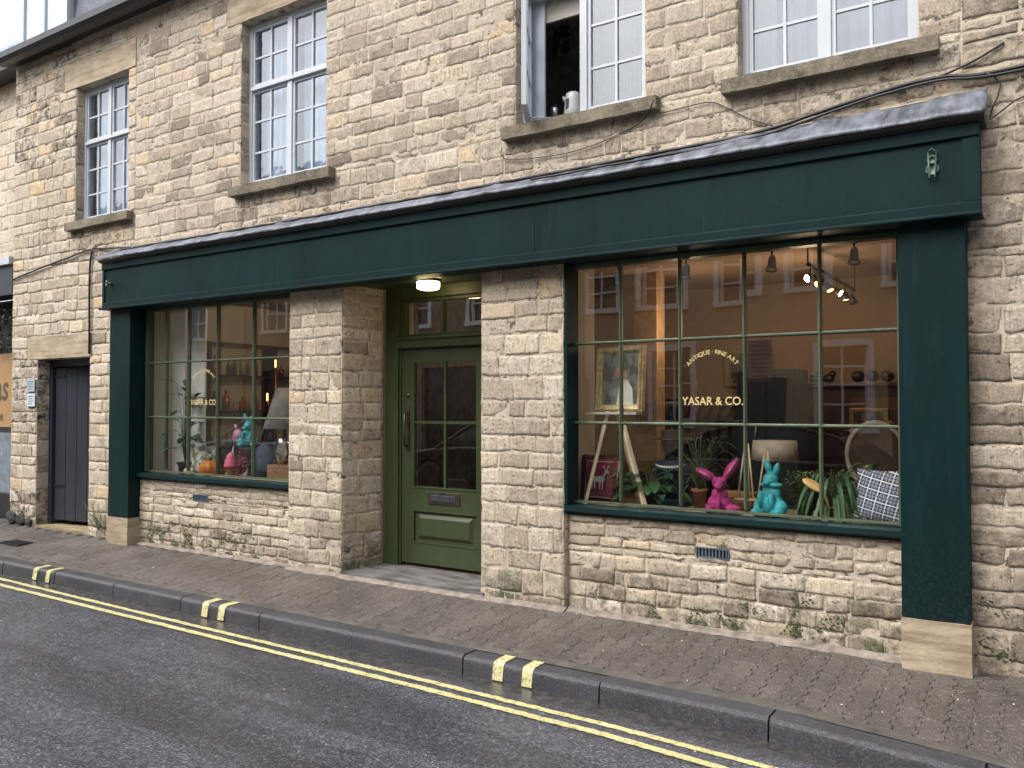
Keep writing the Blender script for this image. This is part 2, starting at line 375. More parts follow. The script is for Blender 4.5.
# kerb
def bend(x): return -.125 * max(0, x + 1.45) ** 1.35
def kerb_mat():
    m, t, b = newmat('kerb_stone'); v = coord(t)
    n1 = noi(t, v, 2.4, 8, .7); n2 = noi(t, v, 75, 5, .8)
    c = mix(t, ramp(t, n1, [(.3, 0), (.7, 1)]), (.024, .024, .030), (.052, .051, .060)); c = mix(t, ramp(t, n2, [(.52, 0), (.60, .7)]), c, (.12, .118, .125)); c = mix(t, ramp(t, n2, [(.38, .7), (.46, 0)]), c, (.018, .018, .02))
    L(t, c, b.inputs['Base Color']); L(t, ramp(t, n1, [(.3, .32), (.7, .6)]), b.inputs['Roughness']); bump(t, b, n2, .8, .006); return m
KERB = kerb_mat(); mb = MB(); rn = random.Random(3)
KF, KB, KT = -1.155, -1.01, -.098
prof = [(KB, -.36), (KB, KT)] + [(KF + .035 + .035 * math.sin(-an) - .0, KT - .035 + .035 * math.cos(an)) for an in [R(q) for q in (0, 22, 45, 68, 90)]] + [(KF - .012, -.36)]
x = -22.27
while x < 4:
    dz = rn.uniform(-.004, .004); dy = rn.uniform(-.004, .004)
    k0 = len(mb.v); mb.prism([(p + dy, q + dz) for p, q in prof], 'x', x + .005, x + 1.0 - .005); x += 1.0
    for q in range(k0, len(mb.v)): v_ = mb.v[q]; mb.v[q] = (v_[0], v_[1] + bend(v_[0]), v_[2])
mb.build('kerb', KERB, kind='structure')
mb = MB()
for xc in (-8.62, -8.38, -5.93, -5.72, -2.99, -2.77):           # yellow loading marks painted over the kerb edge
    wd = .034 + rn.uniform(0, .006); P2 = [(q[0] - .004 * (q[0] < KF + .03), q[1] + .004) for q in prof[1:-1]]
    P2 = [(KB - .0, KT + .006)] + [(p - .003, q + .003) for p, q in prof[2:-1]] + [(KF - .0155, RZ + .01)]
    vs = []
    for (p, q) in P2: vs += [(xc - wd, p, q), (xc + wd, p, q)]
    mb.add(vs, [[2 * i, 2 * i + 1, 2 * i + 3, 2 * i + 2] for i in range(len(P2) - 1)])
mb.build('kerb_marking', YEL, kind='structure')
# pavement: interlocking zig-zag pavers
def paver_mat():
    m, t, b = newmat('paver_concrete'); v = coord(t)
    at = N(t, 'Attribute'); at.attribute_name = 'tone'; sep = N(t, 'SeparateColor'); L(t, at.outputs['Color'], sep.inputs[0])
    base = ramp(t, sep.outputs[0], [(0, (.058, .048, .043)), (.5, (.088, .073, .065)), (1, (.122, .103, .092))])
    n1 = noi(t, v, 1.7, 8, .7); n2 = noi(t, v, 95, 5, .8); n3 = noi(t, v, 150, 4, .7)
    c = mix(t, ramp(t, n1, [(.42, 0), (.58, .8)]), base, mix(t, 1, base, (.60, .61, .64), 'MULTIPLY'))
    c = mix(t, ramp(t, n2, [(.54, 0), (.60, .85)]), c, (.34, .30, .27)); c = mix(t, ramp(t, n3, [(.38, .8), (.46, 0)]), c, (.03, .025, .022))
    vo = N(t, 'TexVoronoi'); vo.inputs['Scale'].default_value = 5.5; L(t, v, vo.inputs['Vector'])
    c = mix(t, ramp(t, vo.outputs['Distance'], [(.055, .7), (.075, 0)]), c, (.045, .042, .04))
    L(t, c, b.inputs['Base Color']); L(t, ramp(t, n1, [(.42, .58), (.58, .28)]), b.inputs['Roughness']); bump(t, b, math_(t, 'ADD', n2, n3), .9, .006); return m
PAVER = paver_mat()
JOINT = plain('joint_sand', (.045, .040, .032), .9, bs=.6)
def pz(y): return -.0 - .098 * max(0, min(1, (-y) / 1.01))
mb = MB(); rn = random.Random(8); W_, Lp = .118, .232; am = .0095
def zig(u):    # offset of the long joints
    ph = (u / (Lp / 2)) % 1; return am * (1 if .25 < ph < .75 else -1)
seqU = [(0, -am), (.18, -am), (.32, am), (.68, am), (.82, -am), (1, -am)]    # one half paver
m0 = int(-14.5 / W_)
for mcol in range(m0, int(3.2 / W_)):
    xa, xb = mcol * W_, (mcol + 1) * W_
    off = (mcol % 2) * Lp / 2; k = 0
    y = .02 - off
    while y > -1.0 + bend(xa):
        y1 = y; y0 = y - Lp
        left = []; 
        for hlf in (0, 1):
            for (f_, o_) in seqU[:-1]: left.append((y0 + Lp / 2 * (hlf + f_), o_))
        left.append((y1, -am))
        poly = [(xb + o_, q) for q, o_ in left]            # right edge upward
        cz = [(.25, -.010), (.75, .010)]
        poly += [(xb - am - W_ * f_, y1 + o_) for f_, o_ in cz]
        poly += [(xa + o_, q) for q, o_ in reversed(left)]
        poly += [(xa - am + W_ * f_, y0 - o_) for f_, o_ in cz]
        cx = sum(p[0] for p in poly) / len(poly); cy = sum(p[1] for p in poly) / len(poly)
        poly = [(p, max(-.925 + bend(p), min(-.0, q))) for p, q in poly]
        if max(q for _, q in poly) - min(q for _, q in poly) > .03:
            dz = rn.uniform(-.002, .002); tx, ty = rn.uniform(-.008, .008), rn.uniform(-.008, .008)
            n = len(poly); vs = []
            for sc, zz in ((.0012, -.014), (.0012, -.0035), (.0045, 0)):
                for p, q in poly:
                    dx, dy = cx - p, cy - q; px_ = p + max(-sc, min(sc, dx * .12)); py_ = q + max(-sc, min(sc, dy * .12))
                    vs.append((px_, py_, pz(py_) + zz + dz + tx * (px_ - cx) + ty * (py_ - cy)))
            fs = [[n * 2 + i for i in range(n)]] + [[r_ * n + i, r_ * n + (i + 1) % n, (r_ + 1) * n + (i + 1) % n, (r_ + 1) * n + i] for r_ in (0, 1) for i in range(n)]
            c = rn.uniform(.3, .8); mb.add(vs, fs, 0, (c, .5, 0))
        y -= Lp
mb.add([(-60, .6, -.010), (-60, 0, -.010), (-60, -1.01, -.108), (12, -1.01, -.108), (12, 0, -.010), (12, .6, -.010)], [[0, 1, 4, 5], [1, 2, 3, 4]], 1)
pv = mb.build('pavement', [PAVER, JOINT], kind='structure', tone=True)
mb = MB(); vs = []
for i in range(401):
    x = -14.5 + 18 * i / 400; e = .012 * noise.noise(Vector((x * 4, 2, 2)))
    b2 = bend(x); vs += [(x, -.915 + e + b2, pz(-.92 + b2) - .003), (x, -.93 + e + b2, pz(-.93 + b2) + .004), (x, -1.012 + b2, -.096)]
mb.add(vs, [[3 * i + k, 3 * i + 1 + k, 3 * i + 4 + k, 3 * i + 3 + k] for i in range(400) for k in (0, 1)], smooth=True)
mb.build('kerb_bedding_strip', plain('grey_bedding', (.085, .078, .066), .7, var=.45, vscale=8, bs=.8, bscale=70, bd=.006), kind='structure')
rn = random.Random(66); mb = MB()
for i in range(46):
    x = rn.uniform(-9, .2); y = -rn.uniform(.03, .9) if rn.random() < .7 else -rn.uniform(1.25, 2.2); z = pz(y) + .003 if y > -1 else rz(y) + .004
    q = rn.uniform(.003, .009); mb.ball((x, y, z), (q, q * .8, .003), sub=1)
mb.build('pavement_litter', plain('pale_litter', (.6, .58, .52), .7, bs=0), kind='stuff')
# cement fillet along the foot of the wall
CEM = plain('cement_fillet', (.20, .168, .14), .85, var=.5, vscale=12, bs=.9, bscale=40, bd=.01)
mb = MB()
def fillet(xa, xb, yw):
    n = int((xb - xa) / .05) + 1; vs = []
    for i in range(n + 1):
        x = xa + (xb - xa) * i / n; wv = .05 + .03 * noise.noise(Vector((x * 3, 1, 0))) + .012 * noise.noise(Vector((x * 15, 3, 0)))
        vs += [(x, yw + .01, .018), (x, yw - .5 * wv, .010 + pz(yw - .5 * wv)), (x, yw - wv - .01, pz(yw - wv) - .004)]
    mb.add(vs, [[3 * i + k, 3 * i + 1 + k, 3 * i + 4 + k, 3 * i + 3 + k] for i in range(n) for k in (0, 1)], smooth=True)
fillet(-8.62, -6.1, -.01); fillet(-6.16, -5.42, -.075); fillet(-5.44, -3.87, -.085); fillet(-3.89, -3.1, -.075); fillet(-3.1, -.38, -.03)
mb.build('mortar_strip', CEM, kind='structure')

# ================================================================== SHOP BUILDING
B = thing('stone_building', (-5, 0, 0), 'honey coloured stone building with dark green shopfront and white upper windows', 'building')
WIN = [(-10.05, -8.95, 3.78, 5.46), (-6.97, -5.74, 3.78, 5.50), (-3.60, -2.47, 3.78, 5.50), (-1.78, -.655, 3.78, 5.50)]
LINT = [(-10.32, -8.80, 5.46, 5.80), (-7.20, -5.50, 5.50, 5.85), (-3.8, -2.2, 5.5, 5.85), (-2.0, -.4, 5.5, 5.85), (-11.12, -9.66, 2.13, 2.42)]
SDOOR = (-10.88, -9.68, -.05, 2.13)
XL, XR, ZT = -11.52, 2.6, 6.05
SHOP = (-9.03, -.42, -.05, 3.0)
def tone_main(u, v, r):
    t_ = .50 + r.gauss(0, .21)
    if r.random() < .05: t_ = r.uniform(.92, 1)
    g = min(1, max(0, .42 + r.gauss(0, .35)))
    if u < -8.8: g *= .5; t_ += .10
    if v > 3.3 and -8.8 < u < -3: g = min(1, g + .2)
    cr = .04 if r.random() < .8 else .35
    if u < -10.1 and v > 4.6: cr = max(cr, r.choice([.1, .7, .9])); 
    if u < -10.2 and v < 2.3: cr = max(cr, r.choice([.6, .8, 1.0] if u < -10.85 else [.1, .5, .8]) if v > 1.2 or v < .45 else r.choice([.05, .3]))
    if u < -11.0 and v < .45: cr = 1.0
    if v < .35: t_ -= .16; cr = max(cr, .3)
    if u > -.45: t_ -= .08 + .1 * (v < 2); cr = max(cr, r.choice([.1, .5]))
    for (a0, a1, b0, b1) in WIN:
        if a0 - .1 < u < a1 + .15 and b0 - .42 < v < b0: cr = max(cr, r.choice([.3, .55, .8]))
    return (min(1, max(0, t_)), g, cr)
mb = MB(); H = WIN + [SHOP, SDOOR] + LINT
mf = front(0)
Hm = WIN + [SDOOR, (-9.0, -.45, -.05, 2.9)]
stonework(mb, mf, XL, -8.8, -.04, ZT, H, (.10, .19), (.16, .40), tone_main, .010, seed=11)
stonework(mb, mf, -8.8, -.42, 3.0, ZT, H, (.115, .175), (.18, .40), tone_main, .0055, seed=12)
stonework(mb, mf, -.42, XR, -.04, ZT, [h for h in H if h is not SHOP], (.10, .17), (.18, .42), tone_main, .011, seed=13)
mortar(mb, mf, XL, XR, -.05, ZT, Hm)
# return at the left corner and reveals of the openings
left = lambda u, v, d: (XL - d, u, v)
stonework(mb, left, 0, 1.2, -.04, ZT, [], (.12, .19), (.2, .4), tone_main, .01, seed=14); mortar(mb, left, 0, 1.2, -.05, ZT, [])
for (a0, a1, b0, b1) in WIN + [SDOOR]:
    dp = .16 if b0 > 1 else .19
    for xx, sg in ((a0, 1), (a1, -1)):
        f_ = (lambda xx, sg: (lambda u, v, d: (xx + sg * (d - .002), u, v)))(xx, sg)
        stonework(mb, f_, .0, dp, b0, b1, [], (.14, .22), (.3, .5), lambda u, v, r: tone_main(xx, v, r), .006, seed=int(a0 * 10) + 500 + sg)
        mortar(mb, f_, -.001, dp + .03, b0, b1, [])
    mb.add([(a0, -.002, b1), (a1, -.002, b1), (a1, dp + .03, b1), (a0, dp + .03, b1)], [[3, 2, 1, 0]], 1)
mb.build('wall', [STONE, MORTAR], B, tone=True)
# lintels
def warped_box(mb, x0, x1, y0, y1, z0, z1, amp=.004, st=.05, bev=.006):
    bm = bmesh.new(); bmesh.ops.create_cube(bm, size=1)
    for q in bm.verts: q.co = Vector(((x0 + x1) / 2 + q.co.x * (x1 - x0), (y0 + y1) / 2 + q.co.y * (y1 - y0), (z0 + z1) / 2 + q.co.z * (z1 - z0)))
    for ax, lo, hi in ((0, x0, x1), (1, y0, y1), (2, z0, z1)):
        k = int((hi - lo) / st)
        for i in range(1, k):
            co = [0, 0, 0]; no = [0, 0, 0]; co[ax] = lo + (hi - lo) * i / k; no[ax] = 1
            bmesh.ops.bisect_plane(bm, geom=bm.verts[:] + bm.edges[:] + bm.faces[:], plane_co=co, plane_no=no)
    for q in bm.verts:
        p = q.co; n_ = noise.noise_vector(p * 6) + .5 * noise.noise_vector(p * 19); q.co = p + n_ * amp
    mb.bm(bm, smooth=False)
for (a0, a1, b0, b1) in LINT:
    mb = MB(); warped_box(mb, a0 + .008, a1 - .008, -.012, .14 if b0 > 3 else .28, b0 + .004, b1 - .006); mb.build('lintel', DRESSED, B)
# sash windows
GREYC = plain('grey_net_curtain', (.20, .20, .22), .8, var=.15)
CURT = plain('white_net_curtain', (.72, .74, .78), .8, var=.06)
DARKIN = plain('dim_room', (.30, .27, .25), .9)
BLIND = plain('fabric_blind', (.40, .36, .31), .8, var=.15, stretch=(1, 1, 8))
def sash(i, a0, a1, b0, b1, tz, y=.10, open_left=False, curtain=True):
    f = MB(); fr = .045
    f.box(a0, a0 + fr, y, y + .10, b0, b1); f.box(a1 - fr, a1, y, y + .10, b0, b1)
    f.box(a0 + fr, a1 - fr, y, y + .10, b1 - fr, b1); f.box(a0 + fr, a1 - fr, y - .035, y + .10, b0, b0 + .055, bev=.004)
    xm = (a0 + a1) / 2
    f.box(xm - .03, xm + .03, y - .004, y + .09, b0 + .055, b1 - fr)
    f.box(a0 + fr, xm - .03, y - .022, y + .09, tz - .018, tz + .018, bev=.004); f.box(xm + .03, a1 - fr, y - .022, y + .09, tz - .018, tz + .018, bev=.004)
    f.box(xm - .031, xm + .031, y - .021, y - .006, tz - .017, tz + .017)
    s_ = .028; t_ = .010; casements = []
    def leaf(mb, x0, x1, z0, z1, rows, M=None):
        mb.box(x0, x0 + s_, y + .012, y + .052, z0, z1, M=M); mb.box(x1 - s_, x1, y + .012, y + .052, z0, z1, M=M)
        mb.box(x0 + s_, x1 - s_, y + .012, y + .052, z1 - s_, z1, M=M); mb.box(x0 + s_, x1 - s_, y + .012, y + .052, z0, z0 + s_ + .01, M=M)
        xc = (x0 + x1) / 2; mb.box(xc - t_, xc + t_, y + .016, y + .046, z0 + s_ + .01, z1 - s_, M=M)
        for k in range(1, rows):
            zc = z0 + (z1 - z0) * k / rows; mb.box(x0 + s_, x1 - s_, y + .019, y + .043, zc - t_, zc + t_, M=M)
    g = MB()
    for (x0, x1, sd) in ((a0 + fr, xm - .03, 0), (xm + .03, a1 - fr, 1)):
        for (z0, z1, rows) in ((b0 + .055, tz - .018, 3), (tz + .018, b1 - fr, 2)):
            if open_left and sd == 0 and rows == 3:
                M = Matrix.Translation((x0, y + .03, 0)) @ Matrix.Rotation(R(-63), 4, 'Z') @ Matrix.Translation((-x0, -y - .03, 0))
                lf = MB(); leaf(lf, x0, x1, z0, z1, rows, M); casements.append(lf)
                gl = MB(); gl.box(x0 + .02, x1 - .02, y + .029, y + .033, z0 + .02, z1 - .02, M=M); casements.append(gl)
            else:
                leaf(f, x0, x1, z0, z1, rows); g.box(x0 + .02, x1 - .02, y + .030, y + .033, z0 + .02, z1 - .02)
    fo = f.build('sash_window', WHITE, B); g.build('pane', GLASS2, fo)
    if casements:
        c = casements[0].build('open_casement', WHITE, fo); casements[1].build('casement_pane', GLASS2, fo)
        st = MB(); st.tube([(a0 + .10, y - .09, b0 + .075), (a0 + .34, y + .02, b0 + .062)], .006); st.tube([(a0 + .06, y - .07, b0 + .12), (a0 + .10, y - .085, b0 + .36)], .010)
        st.build('window_stay', WHITE, fo)
    s = MB(); warped_box(s, a0 - .09, a1 + .12, -.088, .065, b0 - .098, b0 - .002, .005); s.build('window_sill', SILL, fo)
    r = MB(); x0, x1, yb = a0 - (1.0 if open_left else .3), a1 + .3, 2.2      # the room behind
    z0, z1 = b0 - .3, b1 + .1; y0 = y + .12
    P = [(x0, y0, z0), (x1, y0, z0), (x1, yb, z0), (x0, yb, z0), (x0, y0, z1), (x1, y0, z1), (x1, yb, z1), (x0, yb, z1)]
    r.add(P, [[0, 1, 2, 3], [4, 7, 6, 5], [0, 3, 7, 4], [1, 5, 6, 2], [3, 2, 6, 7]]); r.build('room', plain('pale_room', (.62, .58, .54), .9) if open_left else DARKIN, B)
    if curtain:
        c = MB()
        for (c0, c1) in curtain:
            n = int((c1 - c0) / .012); vs = []
            for k in range(n + 1):
                x = c0 + (c1 - c0) * k / n; yy = y + .16 + .016 * math.sin(x * 60) + .008 * math.sin(x * 133)
                vs += [(x, yy, b0), (x, yy, b1)]
            c.add(vs, [[2 * k, 2 * k + 2, 2 * k + 3, 2 * k + 1] for k in range(n)], smooth=True)
        c.build('curtain', GREYC if a0 > -2 else CURT, fo)
    return fo
sash(0, *WIN[0], 4.78, curtain=[(-10.03, -8.97)])
sash(1, *WIN[1], 4.82, curtain=[(-6.94, -6.42), (-6.30, -5.76)])
w3 = sash(2, *WIN[2], 4.87, open_left=True, curtain=None)
sash(3, *WIN[3], 4.80, curtain=[(-1.76, -1.58), (-1.50, -1.25), (-1.18, -.68)])
mb = MB(); mb.box(-3.52, -3.03, .20, .225, 4.68, 5.44); mb.build('blind', BLIND, w3)
mb = MB(); mb.box(-3.555, -3.43, .17, .19, 3.83, 5.45); mb.box(-3.585, -3.565, .17, .34, 3.80, 5.45); mb.build('window_lining', WHITE, w3)
mb = MB(); mb.box(-3.6, -2.4, .205, .62, 3.76, 3.90, bev=.005); mb.build('worktop', plain('grey_worktop', (.10, .09, .08), .5), w3)
mb = MB()
for k in range(16):
    x = -3.0 + .035 * k; mb.box(x, x + .03, .27 + .008 * math.sin(k * 1.3), .275 + .008 * math.sin(k * 1.3), 3.83, 5.4)
mb.build('curtain', plain('taupe_curtain', (.13, .12, .11), .85, var=.3), w3)
# kettle and poster seen through the open window
KW = plain('white_plastic', (.62, .60, .56), .35, var=.05)
k = thing('kettle', (-3.27, .36, 3.905), 'white electric kettle standing inside the open upper window', 'kettle')
mb = MB(); mb.lathe([(.072, 0), (.078, .01), (.075, .06), (.066, .15), (.058, .20), (.04, .212), (.001, .215)], (-3.27, .36, 3.910)); mb.build('body', KW, k)
mb = MB(); mb.tube([(-3.205, .36, 4.105), (-3.16, .36, 4.110), (-3.145, .36, 4.075), (-3.15, .36, 3.985), (-3.175, .36, 3.945)], .011); mb.build('handle', plain('grey_plastic', (.08, .08, .085), .4), k)
mb = MB(); mb.tube([(-3.33, .36, 4.055), (-3.365, .36, 4.105)], [.022, .010]); mb.build('spout', KW, k)
mb = MB(); mb.box(-3.30, -3.27, .286, .290, 3.965, 4.055); mb.build('water_gauge', plain('smoked_gauge', (.05, .06, .08), .2), k)
t = thing('steel_canister', (-3.44, .36, 3.905), 'small steel canister beside the white kettle on the window sill', 'canister')
mb = MB(); mb.lathe([(.035, 0), (.035, .10), (.03, .11), (.001, .112)], (-3.43, .33, 3.907)); mb.build('canister_body', plain('steel', (.5, .5, .5), .25, 1), t)
mb = MB(); mb.lathe([(.03, 0), (.033, .012), (.012, .02), (.001, .022)], (-3.43, .33, 4.017)); mb.build('lid', BLACK, t)
mb = MB(); mb.box(-4.18, -3.98, 1.58, 1.585, 5.06, 5.52); 
def strip_mat(name, c1, c2, sc):
    m, t_, b = newmat(name); n = noi(t_, coord(t_, (1, 1, .6)), sc, 2); L(t_, mix(t_, ramp(t_, n, [(.47, 0), (.52, 1)]), c1, c2), b.inputs['Base Color']); return m
mb.build('poster', strip_mat('poster_print', (.55, .55, .52), (.10, .10, .11), 9), label='white paper poster with dark print on the wall inside the open upper window', cat='poster')
# eaves, gutter, roof
mb = MB()
mb.prism([(-.28, 6.05), (-.275, 6.13), (-.18, 6.13), (-.18, 6.11), (-.02, 6.11), (-.02, 6.05), (-.16, 6.00), (-.24, 6.01)], 'x', XL - .02, XR)
mb.build('gutter', BLACK, B)
mb = MB(); SLATE = plain('roof_slate', (.075, .085, .115), .5, var=.4, vscale=5, bs=.5, bscale=12, bd=.02, stretch=(2, 1, 3))
mb.prism([(.02, 6.10), (.16, 7.6), (4.2, 8.6), (8, 6.2)], 'x', XL + .08, XR); mb.build('roof', SLATE, B)
# dormer
mb = MB(); mb.box(-11.46, -10.22, .03, .6, 6.11, 8.2); mb.build('dormer', plain('dormer_cheek', (.20, .21, .23), .5), B)
mb = MB()
for (x0, x1) in ((-11.36, -11.30), (-10.86, -10.78), (-10.33, -10.25)): mb.box(x0, x1, -.03, .028, 6.18, 8.1)
mb.box(-11.30, -10.86, -.03, .028, 7.0, 7.05); mb.box(-10.78, -10.33, -.03, .028, 7.0, 7.05); mb.box(-11.36, -10.25, -.05, .028, 6.12, 6.18)
dw = mb.build('dormer_window', WHITE, B)
mb = MB(); mb.box(-11.30, -10.33, .005, .012, 6.18, 8.1); mb.build('pane', plain('sky_coloured_pane', (.62, .68, .74), .08, var=.1, bs=0), dw)  # opaque pane, pale sky reflection painted as its colour
# stallrisers and piers
def tone_low(u, v, r):
    t_ = .50 + r.gauss(0, .20)
    if r.random() < .06: t_ = r.uniform(.9, 1)
    cr = .05 if r.random() < .85 else .3
    if v < .28: t_ -= .12; cr = max(cr, r.choice([.1, .4, .55]))
    return (min(1, max(0, t_)), min(1, max(0, .22 + r.gauss(0, .22))), cr)
for (x0, x1, sd, vx) in ((-8.66, -6.08, 21, (-7.69, -7.44)), (-3.12, -.74, 22, (-2.10, -1.86))):
    mb = MB(); hv = [(vx[0], vx[1], .525, .60)] if sd == 21 else [(vx[0], vx[1], .485, .56)]
    stonework(mb, front(0), x0, x1, -.04, .75, hv, (.085, .145), (.15, .34), tone_low, .013, seed=sd); mortar(mb, front(0), x0, x1, -.05, .76, hv)
    ob = mb.build('stallriser', [STONE, MORTAR], B, tone=True)
    v_ = MB(); (q0, q1, z0, z1) = hv[0]
    v_.box(q0, q1, -.008, .03, z0, z0 + .010); v_.box(q0, q1, -.008, .03, z1 - .010, z1); v_.box(q0, q0 + .01, -.008, .03, z0 + .01, z1 - .01); v_.box(q1 - .01, q1, -.008, .03, z0 + .01, z1 - .01)
    for kx in range(9):
        xx = q0 + .01 + (q1 - q0 - .02) * (kx + .5) / 9; v_.box(xx - .006, xx + .006, -.004, .03, z0 + .01, z1 - .01)
    v_.box(q0 + .01, q1 - .01, .031, .035, z0, z1, 1)
    v_.build('air_vent', [plain('blue_grey_metal', (.085, .11, .14), .5, .3), BLACK], ob)
def pier(x0, x1, y0, sd, side, yb):
    mb = MB(); mp = front(y0)
    stonework(mb, mp, x0, x1, -.04, 2.66, [], (.10, .20), (.17, .34), tone_low, .008, seed=sd); mortar(mb, mp, x0, x1, -.05, 2.66, [])
    # returns
    sp = .055     # the door side splays a little
    r1 = lambda u, v, d: (x1 + d + (sp * (u - y0) / (yb - y0) if side == 'R' else 0), u, v)
    r0 = lambda u, v, d: (x0 - d - (sp * (u - y0) / (yb - y0) if side == 'L' else 0), u, v)
    for f_, ye in ((r1, yb if side == 'R' else .06), (r0, yb if side == 'L' else .06)):
        stonework(mb, f_, y0, ye, -.04, 2.66, [], (.10, .20), (.2, .34), tone_low, .007, seed=sd + 7); mortar(mb, f_, y0, ye + .01, -.05, 2.66, [])
    mb.build('pier', [STONE, MORTAR], B, tone=True)
pier(-6.15, -5.455, -.065, 31, 'R', .42); pier(-3.89, -3.125, -.065, 32, 'L', .42)
mb = MB(); mb.box(-3.122, -3.095, -.06, .12, .72, 2.655, bev=.003); mb.build('window_jamb', TEAL, B)
# pilasters with stone plinths
for (x0, x1) in ((-9.03, -8.64), (-.765, -.405)):
    mb = MB(); mb.box(x0, x1, -.15, .10, .285, 2.66, bev=.004)
    pl = mb.build('pilaster', TEAL, B)
    mb = MB(); warped_box(mb, x0 - .002, x1 + .006, -.158, .10, -.05, .284, .004, .045); mb.build('plinth', DRESSED, pl)
# fascia
mb = MB(); FX0, FX1 = -9.09, -.325
for xa, xb in ((FX0, -6.215), (-6.212, -3.305), (-3.302, FX1)): mb.box(xa, xb, -.20, -.03, 2.65, 3.16)                                 # board
mb.box(FX0 - .004, FX1 + .004, -.212, -.199, 2.648, 2.715, bev=.004); mb.box(FX0 - .004, FX1 + .004, -.222, -.199, 3.09, 3.165, bev=.004)
mb.box(FX0 - .004, FX0 + .035, -.2115, -.199, 2.716, 3.089, bev=.003); mb.box(FX1 - .085, FX1 + .004, -.2115, -.199, 2.716, 3.089, bev=.003)
mb.box(FX0 - .02, FX1 + .012, -.245, -.05, 2.632, 2.652, bev=.005)
mb.box(-8.66, -6.10, -.03, .16, 2.632, 2.66); mb.box(-3.1, -.76, -.03, .16, 2.632, 2.66); 
fa = mb.build('fascia', TEAL, B)
mb = MB(); mb.prism([(-.03, 3.166), (-.225, 3.168), (-.25, 3.185), (-.262, 3.20), (-.03, 3.25)], 'x', FX0 - .03, FX1 + .03); mb.build('cornice', BLACK, fa)
# hooks left on the sign board
def hook(x, z, mir):
    m = MB(); m.tube([(x, -.20, z), (x, -.245, z)], .018); m.ball((x, -.25, z), .02); m.tube([(x, -.25, z), (x + .05 * mir, -.29, z + .02), (x + .075 * mir, -.29, z + .005)], .009)
    m.tube([(x, -.25, z), (x + .02, -.28, z - .035)], .008); return m.build('bracket', plain('old_metal', (.16, .18, .15), .5, .5), fa)
hook(-8.93, 2.92, 1)
mb = MB(); m_ = Matrix.Rotation(R(90), 4, 'X')
mb.lathe([(.034, -.002), (.038, .004), (.030, .008), (.026, .003), (.001, .003)], (-.565, -.203, 2.93), M=m_)
mb.lathe([(.024, -.002), (.030, .012), (.020, .020), (.014, .006), (.001, .006)], (-.565, -.203, 2.985), M=m_)
mb.tube([(-.585, -.215, 3.03), (-.565, -.23, 3.045), (-.545, -.215, 3.03), (-.548, -.22, 2.88), (-.582, -.22, 2.88), (-.585, -.215, 3.03)], .006)
mb.build('lamp_socket', plain('verdigris', (.07, .11, .09), .5, .4, var=.5), fa)
# lead flashing: dressed in uneven sheets
mb = MB(); n = 260; rows = 7; vs = []
for i in range(n + 1):
    x = FX0 - .05 + (FX1 + .09 - FX0) * i / n
    top = 3.36 + .05 * max(0, (x + 4) / 4) + .012 * noise.noise(Vector((x * 3, 0, 0)))
    for j in range(rows + 1):
        s_ = j / rows; nn = noise.noise(Vector((x * 5, s_ * 3, 2))) * .010 + noise.noise(Vector((x * 16, s_ * 6, 4))) * .005
        lap = .008 * (((x * .8) % 1) < .06)
        if j == rows: y_, z_ = -.288, 3.196 + nn * .7
        else:
            q = s_ * rows / (rows - 1); y_ = -.022 - .262 * q; z_ = top + (3.218 - top) * q + nn + lap
        vs.append((x, y_, z_))
mb.add(vs, [[i * (rows + 1) + j, (i + 1) * (rows + 1) + j, (i + 1) * (rows + 1) + j + 1, i * (rows + 1) + j + 1] for i in range(n) for j in range(rows)], smooth=True)
fl = mb.build('lead_flashing', LEAD, B)
sol = fl.modifiers.new('thick', 'SOLIDIFY'); sol.thickness = .004
# mortar fillet above the flashing
mb = MB()
vs = []; n = 200
for i in range(n + 1):
    x = -8.9 + (8.6) * i / n; top = 3.36 + .05 * max(0, (x + 4) / 4); a_ = .012 + .03 * noise.noise(Vector((x * 4, 9, 0)))
    vs += [(x, -.008, top + a_ * .8), (x, -.022, top + .004), (x, -.045, top - .010)]
mb.add(vs, [[3 * i + k, 3 * i + 3 + k, 3 * i + 4 + k, 3 * i + 1 + k] for i in range(n) for k in (0, 1)], smooth=True)
mb.build('mortar_fillet', plain('ochre_mortar', (.30, .24, .165), .9, var=.4, bs=.9, bscale=30, bd=.01), B)

# ---- shop windows
GOLD = plain('gold_lettering', (.62, .50, .24), .4, .2, bs=0, var=.1)
def text_mesh(s, size):
    c = bpy.data.curves.new('t', 'FONT'); c.body = s; c.size = size; c.align_x = 'CENTER'; c.extrude = .0004; c.resolution_u = 3; c.offset = size * .012
    o = bpy.data.objects.new('t', c); S.collection.objects.link(o)
    dg = bpy.context.evaluated_depsgraph_get(); dg.update(); me = bpy.data.meshes.new_from_object(o.evaluated_get(dg))
    v = [q.co[:] for q in me.vertices]; f = [list(p.vertices) for p in me.polygons]
    bpy.data.objects.remove(o); bpy.data.meshes.remove(me); return v, f
def put_text(mb, s, size, f, mi=0):
    v, fc = text_mesh(s, size); mb.add([f(*q) for q in v], fc, mi)
def serif_line(mb, s, size, cx, y, z, wd):
    v, fc = text_mesh(s, size); xs = [q[0] for q in v]; k = wd / (max(xs) - min(xs))
    mb.add([(cx + q[0] * k, y - q[2], z + q[1]) for q in v], fc)
